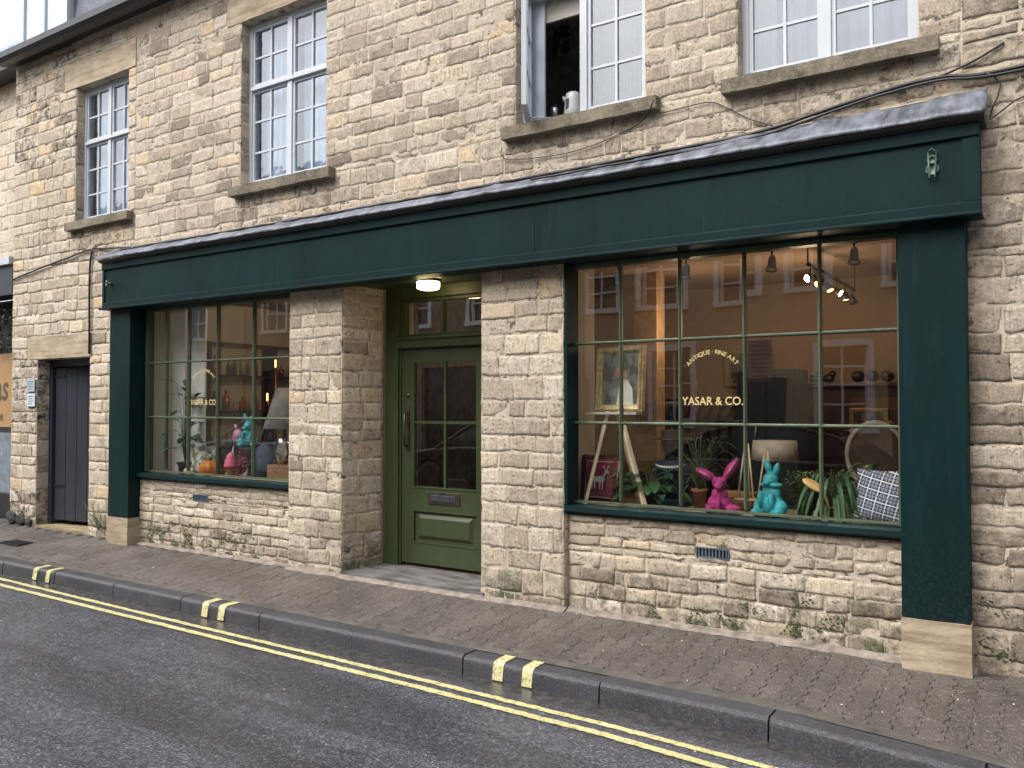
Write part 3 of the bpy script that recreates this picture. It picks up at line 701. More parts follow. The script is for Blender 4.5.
def shop_window(xs, z0, z1, lx):
    x0, x1 = xs[0], xs[-1]
    f = MB(); y = .06; cols = 5; rows = 3; fr = .03
    f.box(x0, x0 + fr, y - .02, y + .07, z0, z1); f.box(x1 - fr, x1, y - .02, y + .07, z0, z1)
    f.box(x0 + fr, x1 - fr, y - .02, y + .07, z1 - fr, z1); f.box(x0 + fr, x1 - fr, y - .005, y + .07, z0, z0 + .012)
    for c in range(1, cols):
        xc = xs[c]; f.prism([(xc - .012, y + .034), (xc - .012, y + .010), (xc - .004, y - .006), (xc + .004, y - .006), (xc + .012, y + .010), (xc + .012, y + .034)], 'z', z0 + fr, z1 - fr)
    for r_ in range(1, rows):
        zc = z0 + (z1 - z0) * r_ / rows; f.prism([(y + .032, zc - .011), (y + .010, zc - .011), (y - .004, zc - .004), (y - .004, zc + .004), (y + .010, zc + .011), (y + .032, zc + .011)], 'x', x0 + fr, x1 - fr)
    fo = f.build('shop_window', SAGE, B)
    rr = random.Random(int(x0 * 10))
    for c in range(cols):
        for r_ in range(rows):
            xa = xs[c]; xb = xs[c + 1]; za = z0 + (z1 - z0) * r_ / rows; zb = z0 + (z1 - z0) * (r_ + 1) / rows
            M = Matrix.Translation(((xa + xb) / 2, .085, (za + zb) / 2)) @ Matrix.Rotation(R(rr.uniform(-.25, .25)), 4, 'Z') @ Matrix.Rotation(R(rr.uniform(-.25, .25)), 4, 'X') @ Matrix.Translation((-(xa + xb) / 2, -.085, -(za + zb) / 2))
            g = MB(); g.add([M @ Vector(q) for q in ((xa + .006, .085, za + .006), (xb - .006, .085, za + .006), (xb - .006, .085, zb - .006), (xa + .006, .085, zb - .006))], [[0, 1, 2, 3]]); g.build('pane', GLASS, fo)
    t_ = MB(); zc = z0 + .75
    serif_line(t_, 'YASAR & CO.', .082, lx, .079, zc, .445)
    v_all = 'ANTIQUE · FINE ART'; rad = .215; t_.build('lettering', GOLD, fo); t_ = MB()
    wid = []
    for ch in v_all:
        if ch == ' ': wid.append(.010); continue
        xs_ = [q[0] for q in text_mesh(ch, .043)[0]]; wid.append(max(xs_) - min(xs_) + .005)
    tot = sum(wid); acc = 0
    for ch, wv in zip(v_all, wid):
        an = (acc + wv / 2 - tot / 2) / rad * min(1, .40 / tot); acc += wv
        if ch == ' ': continue
        cx, cz = lx + rad * math.sin(an), zc + .145 + rad * math.cos(an)
        v, fc = text_mesh(ch, .043); c_, s2 = math.cos(an), math.sin(an)
        t_.add([(cx + q[0] * c_ + q[1] * s2, .079 - q[2], cz - q[0] * s2 + q[1] * c_) for q in v], fc)
    t_.build('lettering', GOLD, fo)
    s = MB(); s.prism([(.07, z0 - .01), (-.03, z0 - .012), (-.062, z0 - .020), (-.066, z0 - .055), (-.045, z0 - .068), (-.035, z0 - .068), (-.03, z0 - .085), (.0, z0 - .085), (.07, z0 - .06)], 'x', x0 - .02, x1 + .02)
    s.build('window_sill', TEAL, fo)
    return fo
shop_window([-8.635, -8.29, -7.89, -7.40, -6.83, -6.10], .80, 2.635, -7.645)
shop_window([-3.13, -2.71, -2.24, -1.77, -1.27, -.77], .80, 2.635, -2.005)

# ---- doorway
mb = MB(); DX0, DX1, DY = -5.36, -4.07, .42
mb.box(DX0, DX0 + .16, DY, DY + .12, .03, 2.66, bev=.004); mb.box(DX0 + .155, DX0 + .18, DY + .02, DY + .10, .03, 2.09, bev=.004)
mb.box(DX1 - .13, DX1, DY, DY + .12, .03, 2.66, bev=.004)
mb.box(DX0 + .16, DX1 - .13, DY - .006, DY + .12, 2.085, 2.17, bev=.006); mb.box(DX0 + .16, DX1 - .13, DY, DY + .12, 2.55, 2.66, bev=.004)
mb.box(DX0 + .16, DX1 - .13, DY - .02, DY, 2.165, 2.185, bev=.004)
dfm = mb.build('door_frame', OLIVE, B)
mb = MB(); fx0, fx1 = DX0 + .16, DX1 - .13
for (p, q) in ((fx0, fx0 + .06), (fx1 - .05, fx1), ((fx0 + fx1) / 2 - .012, (fx0 + fx1) / 2 + .012)): mb.box(p, q, DY + .03, DY + .09, 2.17, 2.55)
mb.box(fx0 + .06, (fx0 + fx1) / 2 - .012, DY + .03, DY + .09, 2.17, 2.215); mb.box((fx0 + fx1) / 2 + .012, fx1 - .05, DY + .03, DY + .09, 2.17, 2.215)
mb.box(fx0 + .06, (fx0 + fx1) / 2 - .012, DY + .03, DY + .09, 2.52, 2.55); mb.box((fx0 + fx1) / 2 + .012, fx1 - .05, DY + .03, DY + .09, 2.52, 2.55)
fo = mb.build('fanlight', OLIVE, B); mb = MB(); mb.box(fx0 + .03, fx1 - .03, DY + .06, DY + .063, 2.2, 2.53); mb.build('pane', GLASS, fo)
# door leaf
mb = MB(); a0, a1, z0, z1, yd = -5.18, -4.20, .07, 2.08, DY + .035; gx0, gx1, gz0, gz1 = -5.03, -4.315, .785, 1.95
mb.box(a0, gx0, yd, yd + .045, z0, z1); mb.box(gx1, a1, yd, yd + .045, z0, z1); mb.box(gx0, gx1, yd, yd + .045, gz1, z1); mb.box(gx0, gx1, yd, yd + .045, .56, gz0)
mb.box(gx0, gx1, yd, yd + .045, z0, .27); mb.box(gx0, gx1, yd + .018, yd + .04, .27, .56)
gm = (gx0 + gx1) / 2; zm = (gz0 + gz1) / 2 + .02
mb.box(gm - .012, gm + .012, yd + .006, yd + .04, gz0, gz1); mb.box(gx0, gm - .012, yd + .008, yd + .038, zm - .012, zm + .012); mb.box(gm + .012, gx1, yd + .008, yd + .038, zm - .012, zm + .012)
# raised panel
def rp(mb, x0, x1, z0, z1, y, d, b_):
    P = [(x0, y, z0), (x1, y, z0), (x1, y, z1), (x0, y, z1), (x0 + b_, y - d, z0 + b_), (x1 - b_, y - d, z0 + b_), (x1 - b_, y - d, z1 - b_), (x0 + b_, y - d, z1 - b_)]
    mb.add(P, [[0, 1, 5, 4], [1, 2, 6, 5], [2, 3, 7, 6], [3, 0, 4, 7], [4, 5, 6, 7]])
rp(mb, gx0 + .04, gx1 - .04, .30, .53, yd + .018, .022, .035)
for (p, q, r_, s_) in ((gx0 - .012, gx1 + .012, .555, .567), (gx0 - .012, gx1 + .012, .262, .274), (gx0 - .012, gx1 + .012, gz0 - .012, gz0 + .004)): mb.box(p, q, yd - .006, yd + .004, r_, s_, bev=.002)
dr = mb.build('shop_door', OLIVE, B)
mb = MB(); mb.box(gx0 - .003, gx1 + .003, yd + .020, yd + .023, gz0 - .003, gz1 + .003); mb.build('door_glass', GLASS, dr)
BRS = plain('tarnished_brass', (.075, .06, .05), .4, .7, var=.5)
mb = MB(); mb.box(-4.86, -4.49, yd - .010, yd, .635, .745, bev=.005); mb.box(-4.82, -4.53, yd - .018, yd - .010, .66, .72, 1, bev=.004); mb.build('letter_plate', [BRS, plain('dull_steel', (.12, .12, .14), .35, .8)], dr)
mb = MB(); mb.box(-5.125, -5.085, yd - .008, yd, 1.12, 1.54, bev=.003); mb.tube([(-5.105, yd, 1.48), (-5.105, yd - .05, 1.46), (-5.105, yd - .055, 1.3), (-5.105, yd - .05, 1.17), (-5.105, yd, 1.15)], .010)
mb.build('door_handle', BRS, dr)
mb = MB(); mb.lathe([(.02, -.001), (.02, .006), (.001, .008)], (-5.105, yd, 1.64), M=m_); mb.build('lock', BRS, dr)
# soffit, threshold, recess step
mb = MB(); mb.box(-5.42, -3.83, -.03, .42, 2.66, 2.70); mb.build('porch_soffit', OLIVE, B)
STEP = plain('worn_doorstep_stone', (.13, .12, .115), .5, var=.6, vscale=4, bs=.5, bscale=30, stretch=(1, 3, 1))
mb = MB(); warped_box(mb, -5.45, -3.86, -.085, .57, -.03, .035, .002); mb.build('doorstep', STEP, B)
# porch lamp
lm = thing('porch_light', (-4.62, .15, 2.56), 'lit round flush ceiling light under the porch above the green door', 'ceiling light')
mb = MB(); mb.lathe([(.115, .10), (.115, .085), (.11, .08), (.001, .08)], (-4.62, .15, 2.56), 32); mb.build('lamp_base', BLACK, lm)
mb = MB(); mb.lathe([(.001, .012), (.075, .012), (.098, .022), (.102, .036), (.102, .078), (.001, .079)], (-4.62, .15, 2.56), 32)
mb.build('lamp_shade', plain('lit_opal_glass', (.9, .8, .6), .4, bs=0, emit=(1, .74, .36), es=7), lm)

# ---- side doorway
mb = MB(); yd2 = .15
mb.box(-10.93, -10.80, yd2, yd2 + .1, .0, 2.13); mb.box(-9.76, -9.68, yd2, yd2 + .1, .0, 2.13); mb.box(-10.80, -9.76, yd2, yd2 + .1, 2.04, 2.13)
sd_ = mb.build('side_door_frame', SLATEBLUE, B)
M = Matrix.Translation((-10.78, yd2 + .05, 0)) @ Matrix.Rotation(R(8), 4, 'Z') @ Matrix.Translation((10.78, -yd2 - .05, 0))
mb = MB()
for k in range(5):
    p = -10.78 + 1.0 * k / 5; mb.box(p + .004, p + .196, yd2 + .03, yd2 + .07, .08, 2.03, M=M, bev=.003)
mb.box(-10.78, -9.79, yd2 + .04, yd2 + .075, .075, 2.025, M=M)
for z in (.5, 1.9): mb.box(-10.79, -10.60, yd2 + .022, yd2 + .032, z, z + .03, 1, M=M)
mb.box(-9.84, -9.815, yd2 + .01, yd2 + .032, 1.05, 1.12, 1, M=M)
mb.build('side_door', [SLATEBLUE, BLACK], B, label='slate blue plank door standing slightly open in the left doorway')
mb = MB(); mb.box(-10.9, -9.66, .0, .9, -.03, .02); mb.build('side_doorstep', plain('ochre_step', (.24, .19, .11), .7, var=.4), B)
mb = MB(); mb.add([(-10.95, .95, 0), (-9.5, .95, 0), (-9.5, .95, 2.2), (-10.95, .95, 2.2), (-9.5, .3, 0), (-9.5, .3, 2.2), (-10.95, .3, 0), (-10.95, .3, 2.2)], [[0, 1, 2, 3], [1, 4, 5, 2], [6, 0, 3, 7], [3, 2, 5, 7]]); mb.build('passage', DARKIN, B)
for i, (z, c, lb) in enumerate(((1.72, (.33, .39, .42), 'upper grey blue notice plate on the stone beside the side door'), (1.53, (.50, .55, .60), 'lower pale blue notice plate on the stone beside the side door'))):
    s_ = thing('wall_plate', (-10.98 + .01 * i, -.03, z), lb, 'sign', 'notice plates by the side door')
    mb = MB(); mb.box(-11.08 + .01 * i, -10.89 + .01 * i, -.034, -.022, z, z + .165, bev=.003); mb.build('plate', plain('plate_%d' % i, c, .35, bs=0, var=.06), s_)
    mb = MB()
    for q in range(4): mb.box(-11.05 + .01 * i, -10.94 + .02 * (q % 2), -.0365, -.0345, z + .03 + q * .032, z + .040 + q * .032)
    mb.build('printed_lines', plain('faded_ink', (.10, .14, .2), .6, bs=0), s_)

# dark fallen stones at the left corner
BLK = plain('blackened_stone', (.028, .026, .024), .8, var=.6, vscale=20, bs=.9, bscale=40, bd=.01)
rn = random.Random(5)
for i, (x, z, r_) in enumerate(((-11.44, .08, .10), (-11.22, .07, .09), (-11.02, .05, .07))):
    bm = bmesh.new(); bmesh.ops.create_icosphere(bm, subdivisions=3, radius=1)
    for q in bm.verts:
        n_ = noise.noise(q.co * 1.4 + Vector((i * 7, 0, 0))) * .4 + noise.noise(q.co * 4 + Vector((i * 3, 0, 0))) * .15
        q.co = Vector((q.co.x * r_ * 1.2, q.co.y * r_ * .35, q.co.z * r_ * .8)) * (1 + n_) + Vector((x, -.015, z))
    mb = MB(); mb.bm(bm, smooth=True)
    mb.build('blackened_stone', BLK, B)
# moss, weeds
MOSS = plain('moss', (.055, .075, .022), .95, var=.6, vscale=30, bs=1, bscale=70, bd=.01)
def moss(x0, x1, z0, z1, y, n, sd):
    rn = random.Random(sd); mb = MB()
    for i in range(n):
        x = rn.uniform(x0, x1); z = z0 + (z1 - z0) * rn.random() ** 1.6
        if noise.noise(Vector((x * 6, z * 9, sd))) < .12: continue
        r_ = rn.uniform(.002, .006); mb.ball((x, y, z), (r_ * 1.6, r_ * .5, r_), sub=1)
    return mb.build('moss', MOSS, kind='stuff')
moss(-8.5, -6.7, .02, .30, -.012, 3800, 1); moss(-1.95, -1.1, .04, .33, -.014, 1100, 2); moss(-.38, .3, .02, .5, -.014, 1200, 3); moss(-3.0, -1.9, .02, .14, -.014, 1000, 4)
LEAF = plain('weed_leaf', (.06, .11, .025), .6, var=.5, bs=0)
def leafquad(mb, p, d, l, wd, up=Vector((0, 0, 1)), mi=0, droop=.3):
    d = Vector(d).normalized(); s_ = d.cross(up); s_ = s_.normalized() if s_.length > .01 else Vector((1, 0, 0)); p = Vector(p); nn = s_.cross(d)
    q = [(0, 0), (.28, .8), (.6, .9), (.85, .5), (1, 0)]; vs = []; 
    for (t_, w_) in q:
        c = p + d * l * t_ - Vector((0, 0, droop * l * t_ * t_)); vs += [c + s_ * wd * w_ * .5 + nn * wd * .12 * w_, c - s_ * wd * w_ * .5 + nn * wd * .12 * w_, c]
    fs = []
    for i in range(len(q) - 1):
        fs += [[3 * i, 3 * i + 3, 3 * i + 5, 3 * i + 2], [3 * i + 2, 3 * i + 5, 3 * i + 4, 3 * i + 1]]
    mb.add(vs, fs, mi, smooth=True)
wd_ = thing('wall_weed', (-9.3, -.05, .12), 'small green weed growing from the wall foot left of the shopfront', 'weed')
mb = MB(); ms = MB(); rn = random.Random(9)
for i in range(9):
    b_ = Vector((-9.33 + rn.uniform(-.1, .1), -.03, .08)); e = b_ + Vector((rn.uniform(-.14, .14), rn.uniform(-.12, -.03), rn.uniform(.12, .36))); ms.tube([b_, (b_ + e) / 2 + Vector((0, -.02, .02)), e], .0025, 4)
    for k in range(14):
        t_ = rn.uniform(.2, 1); leafquad(mb, b_.lerp(e, t_), (rn.uniform(-1, 1), rn.uniform(-1, .2), rn.uniform(-.2, .8)), rn.uniform(.02, .045), .012)
mb.build('leaves', LEAF, wd_); ms.build('stems', LEAF, wd_)
# drain cover
mb = MB(); mb.box(-10.32, -9.9, -.70, -.50, pz(-.6) - .02, pz(-.6) + .012, bev=.003)
for k in range(7): mb.box(-10.28 + k * .055, -10.25 + k * .055, -.68, -.52, pz(-.6) + .012, pz(-.6) + .018)
mb.build('drain_cover', plain('cast_iron', (.02, .02, .022), .45, .5), label='dark iron drain cover let into the pavement near the side door', cat='drain cover')

# ---- cables
def cable(pts, r, lab, jitter=.006):
    mb = MB(); P = []
    pts = [Vector(p) for p in pts]
    for i in range(len(pts) - 1):
        p0, p1, p2, p3 = pts[max(i - 1, 0)], pts[i], pts[i + 1], pts[min(i + 2, len(pts) - 1)]
        k = max(2, int((p2 - p1).length / .06))
        for j in range(k):
            t_ = j / k; q = .5 * ((2 * p1) + (-p0 + p2) * t_ + (2 * p0 - 5 * p1 + 4 * p2 - p3) * t_ ** 2 + (-p0 + 3 * p1 - 3 * p2 + p3) * t_ ** 3)
            P.append(q + Vector((0, 0, jitter * noise.noise(q * 7 + Vector((r * 900, 0, 0))))))
    P.append(pts[-1]); mb.tube(P, r, 6); return mb.build('cable', RUBBER, label=lab, cat='cable', group='black cables along the facade')
cable([(1.6, -.03, 3.62), (-.1, -.03, 3.50), (-.56, -.03, 3.53), (-.99, -.03, 3.49), (-1.63, -.04, 3.39), (-2.4, -.10, 3.35), (-3.7, -.12, 3.325), (-6, -.14, 3.31), (-8.9, -.12, 3.32)], .012, 'thickest black cable running above the lead flashing over the fascia')
cable([(1.6, -.035, 3.60), (-.1, -.05, 3.475), (-.56, -.05, 3.505), (-1.0, -.05, 3.46), (-1.65, -.12, 3.33), (-2.45, -.20, 3.29), (-3.3, -.26, 3.265)], .009, 'second black cable sagging onto the lead flashing at the right end')
cable([(.1, -.03, 3.37), (-.15, -.03, 3.31), (-.28, -.03, 3.22), (-.22, -.03, 3.42), (-.30, -.05, 3.50)], .005, 'thin curled cable hanging beside the right end of the flashing')
cable([(-.20, -.02, 3.66), (-.40, -.03, 3.57), (-.58, -.03, 3.53)], .007, 'short stiff cable slanting up to the right from the cable bundle')
cable([(-8.75, -.10, 3.34), (-9.4, -.03, 3.40), (-9.62, -.03, 3.42), (-10.2, -.03, 3.36), (-10.9, -.03, 3.28), (-11.5, -.03, 3.20)], .011, 'black cable crossing the bare stone left of the fascia')
cable([(-9.62, -.03, 3.42), (-9.66, -.03, 3.25), (-9.67, -.03, 2.9), (-9.66, -.03, 2.5), (-9.66, -.03, 2.16)], .013, 'black cable dropping down the stone to the side door lintel')
cable([(-2.35, -.13, 3.72), (-2.5, -.02, 3.62), (-2.9, -.02, 3.52), (-3.3, -.02, 3.50), (-3.7, -.02, 3.55), (-3.72, -.02, 3.64)], .004, 'thin wire looping under the sill of the open window')
cable([(-2.35, -.02, 3.66), (-2.0, -.02, 3.67), (-1.88, -.02, 3.62), (-1.7, -.02, 3.5), (-1.5, -.03, 3.40)], .004, 'thin wire slanting down from the sill of the right hand upper window')
# stain patches below the right sill
STN = plain('soot', (.035, .03, .025), .95, bs=0, var=.4)

# ================================================================== NEIGHBOUR (left edge)
NB = thing('neighbour_building', (-14, .3, 0), 'stone building at the far left edge with slate mansard and orange shop sign', 'building')
mb = MB(); NX0 = -17.5; mp = front(.30)
hn = [(-16.5, -11.6, -.05, 3.55)]
stonework(mb, mp, NX0, XL - .02, 3.55, 6.15, [], (.13, .2), (.22, .45), lambda u, v, r: (min(1, .80 + r.gauss(0, .07)), .1, .03), .005, seed=41); mortar(mb, mp, NX0, XL - .02, 3.5, 6.15, [])
mb.build('wall', [STONE, MORTAR], NB, tone=True)
mb = MB(); mb.prism([(0.02, 6.12), (.02, 6.28), (.35, 6.28), (.35, 6.1)], 'x', NX0, XL - .14); mb.build('gutter', BLACK, NB)
mb = MB(); mb.prism([(.28, 6.26), (.36, 6.72), (5, 7.4), (8, 6.2)], 'x', NX0, -11.6); mb.build('mansard_roof', plain('blue_slate', (.22, .27, .35), .45, var=.4, vscale=4, bs=.6, bscale=9, bd=.02), NB)
mb = MB(); mb.box(NX0, XL - .03, -.05, .3, 3.42, 3.52); mb.build('fascia_cap', WHITE, NB)
mb = MB(); mb.box(NX0, XL - .03, .0, .30, 3.02, 3.42); mb.build('fascia', plain('navy_paint', (.02, .024, .035), .4), NB)
mb = MB(); mb.box(NX0, XL - .03, .20, .34, 0, .33); mb.build('stallriser', BLACK, NB)
mb = MB(); mb.box(NX0, XL - .03, .30, .32, .33, 1.16); mb.build('frosted_pane', plain('frosted_glass', (.16, .19, .22), .2, bs=0), NB)
mb = MB(); mb.box(NX0, XL - .03, .30, .32, 1.16, 1.24, 1); mb.box(NX0, XL - .03, .34, .36, 2.27, 3.02, 1); sg = mb.build('dark_pane', [BLACK, BLACK], NB)
mb = MB(); mb.box(NX0, XL - .05, .295, .33, 1.24, 2.27); sg = mb.build('shop_sign', plain('orange_sign_panel', (.33, .20, .09), .5, var=.12, vscale=3), NB)
mb = MB()
put_text(mb, 'as', .52, lambda a_, b_, c_: (-12.42 + a_ * .9 + b_ * .15, .292 - c_, 1.62 + b_)); put_text(mb, 'e', .2, lambda a_, b_, c_: (-12.40 + a_, .292 - c_, 1.33 + b_))
mb.build('lettering', plain('dark_sign_ink', (.08, .05, .03), .5, bs=0), sg)
# foliage hung over the neighbour's sign
mb = MB(); rn = random.Random(12)
for i in range(900):
    x = rn.uniform(-13.4, -11.62); z = rn.uniform(2.3, 2.98) ; y = rn.uniform(.16, .29)
    leafquad(mb, (x, y, z), (rn.uniform(-1, 1), rn.uniform(-1, .3), rn.uniform(-1, .5)), rn.uniform(.03, .07), .025)
hp = thing('hanging_garland', (-12.5, .22, 2.3), 'dark leafy garland hanging above the orange sign at the far left', 'garland'); mb.build('leaves', plain('dark_ivy', (.02, .03, .015), .7, bs=0), hp)

# ================================================================== SHOP INTERIOR
PLW = plain('interior_plaster', (.62, .56, .47), .9, var=.05, vscale=2)
TAN = plain('tan_interior_wall', (.33, .235, .16), .9, var=.08, vscale=2)
BRI = strip_mat('red_brick_wall', (.07, .055, .045), (.13, .10, .085), 12)
WOODF = plain('floor_boards', (.12, .07, .04), .5, var=.4, stretch=(1, 8, 1))
x0, x1, y0, y1, z0, z1 = -8.95, -.55, .16, 3.4, .03, 2.85
mb = MB()
mb.add([(x0, y1, z0), (x1, y1, z0), (x1, y1, z1), (x0, y1, z1)], [[0, 1, 2, 3]])
mb.add([(x1, y0, z0), (x1, y1, z0), (x1, y1, z1), (x1, y0, z1)], [[0, 1, 2, 3]])
mb.add([(x0, y0, z0), (x0, y1, z0), (x0, y1, z1), (x0, y0, z1)], [[0, 1, 2, 3]], 1)
mb.add([(-5.0, y1 - .004, z0), (x0, y1 - .004, z0), (x0, y1 - .004, z1), (-5.0, y1 - .004, z1)], [[0, 1, 2, 3]], 2)
mb.build('interior_wall', [TAN, PLW, BRI], B)
mb = MB(); mb.add([(x0, y0, z0), (x1, y0, z0), (x1, y1, z0), (x0, y1, z0)], [[0, 1, 2, 3]]); mb.build('interior_floor', WOODF, B)
mb = MB(); mb.add([(x0, y0 - .1, z1), (x1, y0 - .1, z1), (x1, y1, z1), (x0, y1, z1)], [[0, 1, 2, 3]]); mb.build('interior_ceiling', TAN, B)
for q in ((-3.95, -3.28, .13, .75), (-6.12, -5.45, .13, .95), (-8.94, -8.66, .13, .75), (-.76, -.6, .13, .5)): mb = MB(); mb.box(*q, z0, z1); mb.build('inner_pier', PLW, B)
mb = MB(); mb.box(-3.46, -3.22, 1.95, 2.15, z0, z1); mb.build('ochre_column', plain('ochre_paint', (.50, .33, .17), .7), B)
SHELF = plain('display_board', (.30, .22, .15), .6, var=.2)
mb = MB(); mb.box(-3.27, -.77, .13, .80, .70, .765); mb.build('display_shelf', SHELF, B)
mb = MB(); mb.box(-8.65, -6.13, .13, .80, .70, .765); mb.build('display_shelf', SHELF, B)
BB = plain('white_panel', (.80, .79, .76), .8, var=.05)
mb = MB(); mb.box(-8.64, -8.42, .40, .42, .77, 2.7); mb.build('white_backboard', BB, B)
mb = MB(); mb.box(-8.36, -8.08, .42, .44, .77, 2.7); mb.build('white_backboard', BB, B)
def wall_picture(x, y, z, w_, h_, lab, c1, c2, side=False):
    t = thing('framed_picture', (x, y, z), lab, 'picture'); mb = MB(); M = Matrix.Translation((x, y, z)) @ (Matrix.Rotation(R(90), 4, 'Z') if side else Matrix())
    b_ = .035
    mb.box(-w_ / 2, w_ / 2, -.03, 0, 0, b_, M=M, bev=.004); mb.box(-w_ / 2, w_ / 2, -.03, 0, h_ - b_, h_, M=M, bev=.004); mb.box(-w_ / 2, -w_ / 2 + b_, -.029, 0, b_, h_ - b_, M=M); mb.box(w_ / 2 - b_, w_ / 2, -.029, 0, b_, h_ - b_, M=M)
    mb.build('frame', plain('old_gilt', (.35, .24, .10), .4, .4), t); mb = MB(); mb.box(-w_ / 2 + b_, w_ / 2 - b_, -.016, -.01, b_, h_ - b_, M=M); mb.build('picture', strip_mat('picture_paint_%d' % int(abs(x) * 10), c1, c2, 9), t)
wall_picture(-4.05, 3.36, 1.55, .42, .55, 'gilt framed dark picture on the back wall at the left of the right window', (.05, .05, .04), (.20, .16, .10))
wall_picture(-3.34, 1.90, 1.30, .20, .28, 'small framed picture hung on the ochre column', (.25, .22, .16), (.08, .07, .05))
wall_picture(-1.45, 2.85, 1.10, .34, .42, 'framed picture leaning on the front of the mahogany cabinet', (.16, .15, .12), (.04, .035, .03))
wall_picture(-2.75, 3.36, 1.75, .50, .40, 'wide framed landscape picture on the back wall behind the lettering', (.18, .17, .12), (.07, .08, .05))
wall_picture(-5.6, 3.36, 1.4, .45, .6, 'tall framed picture on the brick back wall seen through the door glass', (.12, .09, .06), (.3, .25, .18))
t = thing('garment_rail', (-3.0, 2.6, .03), 'rail of dark hanging coats deep inside behind the lettering', 'clothes rail')
mb = MB(); mb.tube([(-3.5, 2.6, .03), (-3.5, 2.6, 1.65)], .012); mb.tube([(-2.3, 2.6, .03), (-2.3, 2.6, 1.65)], .012); mb.tube([(-3.5, 2.6, 1.6), (-2.3, 2.6, 1.6)], .012); mb.build('rail', plain('rail_black', (.02, .02, .02), .4), t)
rn = random.Random(15)
for k in range(10):
    x = -3.4 + k * .11; mb = MB(); hgt = rn.uniform(.75, 1.05)
    P = [(2.42, 1.52 - hgt), (2.78, 1.52 - hgt), (2.80, 1.44), (2.66, 1.54), (2.54, 1.54), (2.40, 1.44)]; mb.prism(P, 'x', x, x + .07); mb.tube([(x + .035, 2.6, 1.53), (x + .035, 2.6, 1.61)], .004)
    cc = rn.choice([(.02, .025, .04), (.08, .02, .03), (.05, .04, .03), (.03, .03, .035)])
    o = mb.build('hanging_coat', plain('coat_%d' % (int(cc[0] * 1000)), cc, .9), label='dark coat hanging on the garment rail inside the shop', cat='coat', group='dark coats on the garment rail')
# back counters and furniture inside
DW = plain('dark_mahogany', (.045, .020, .014), .35, var=.4, stretch=(1, 1, .3))
LW = plain('pale_beech', (.55, .40, .24), .5, var=.15)
t = thing('mantel_cabinet', (-1.55, 3.1, .03), 'dark mahogany cabinet against the back wall behind the right window', 'cabinet')
mb = MB(); mb.box(-2.05, -.95, 2.9, 3.35, .03, 1.72, bev=.01); mb.build('body', DW, t)
mb = MB(); mb.box(-2.10, -.92, 2.84, 3.36, 1.722, 1.765, bev=.008); mb.build('top', DW, t)
mb = MB(); mb.box(-1.62, -1.10, 2.86, 2.9, 1.0, 1.62); mb.build('door_panel', plain('mahogany_light', (.09, .045, .03), .35), t)
mb = MB(); 
for k in range(2): mb.ball((-1.40 + .12 * k, 2.84, 1.38), (.05, .02, .03))
mb.build('gilt_handle', plain('gilt', (.6, .4, .15), .3, .8), t)
DKM = plain('dark_bronze', (.035, .025, .02), .3, .5)
for k in range(3):
    x = -1.56 + .13 * k; mb = MB(); mr = Matrix.Rotation(R(90), 4, 'X')
    mb.lathe([(.035, .0), (.058, .012), (.055, .03), (.038, .035), (.038, .05), (.058, .055), (.05, .09), (.001, .095)], (x, 2.98, 1.825), M=mr)
    mb.build('round_ornament', DKM, label='%s dark turned ring ornament on the mahogany cabinet' % ('left', 'middle', 'right')[k], cat='ornament', group='turned ring ornaments')
for k in range(2):
    mb = MB(); x = -1.97 + .13 * k; mb.ball((x, 2.98, 1.81), (.06, .035, .045)); mb.ball((x + .035, 2.98, 1.85), (.035, .03, .04)); mb.build('bird_ornament', DKM, label='%s dark rounded bird ornament on the mahogany cabinet' % ('left', 'right')[k], cat='ornament', group='dark bird ornaments')
t = thing('wardrobe', (-2.2, 2.1, .03), 'tall blue grey cupboard standing in the middle of the shop', 'cupboard')
BG = plain('blue_grey_paint', (.05, .07, .10), .5)
mb = MB(); mb.box(-2.45, -1.9, 2.0, 2.4, .03, 1.88, bev=.008); mb.build('body', BG, t); mb = MB(); mb.box(-2.40, -2.18, 1.985, 2.0, .2, 1.8, bev=.004); mb.box(-2.16, -1.95, 1.985, 2.0, .2, 1.8, bev=.004); mb.build('doors', BG, t)
mb = MB(); mb.box(-2.09, -1.90, 1.2, 1.206, 1.74, 2.08)
nb = mb.build('notice', plain('mauve_paper', (.20, .12, .16), .8, bs=0), label='mauve paper notice with printed lines hanging inside the right window', cat='notice')
mb = MB()
for q in range(8): mb.box(-2.07, -1.93 + .01 * (q % 3), 1.196, 1.199, 1.78 + q * .035, 1.79 + q * .035)
mb.build('printed_lines', BLACK, nb)
t = thing('lampshade_lamp', (-1.82, .95, .765), 'wide cream drum lampshade behind the turquoise hare', 'lamp')
mb = MB(); mb.lathe([(.18, 0), (.165, .15), (.001, .15)], (-1.82, .98, 1.12)); mb.build('shade', plain('cream_linen', (.48, .40, .30), .8), t); mb = MB(); mb.lathe([(.07, 0), (.07, .02), (.012, .04), (.012, .36), (.001, .36)], (-1.82, .98, .765)); mb.build('base', DW, t)
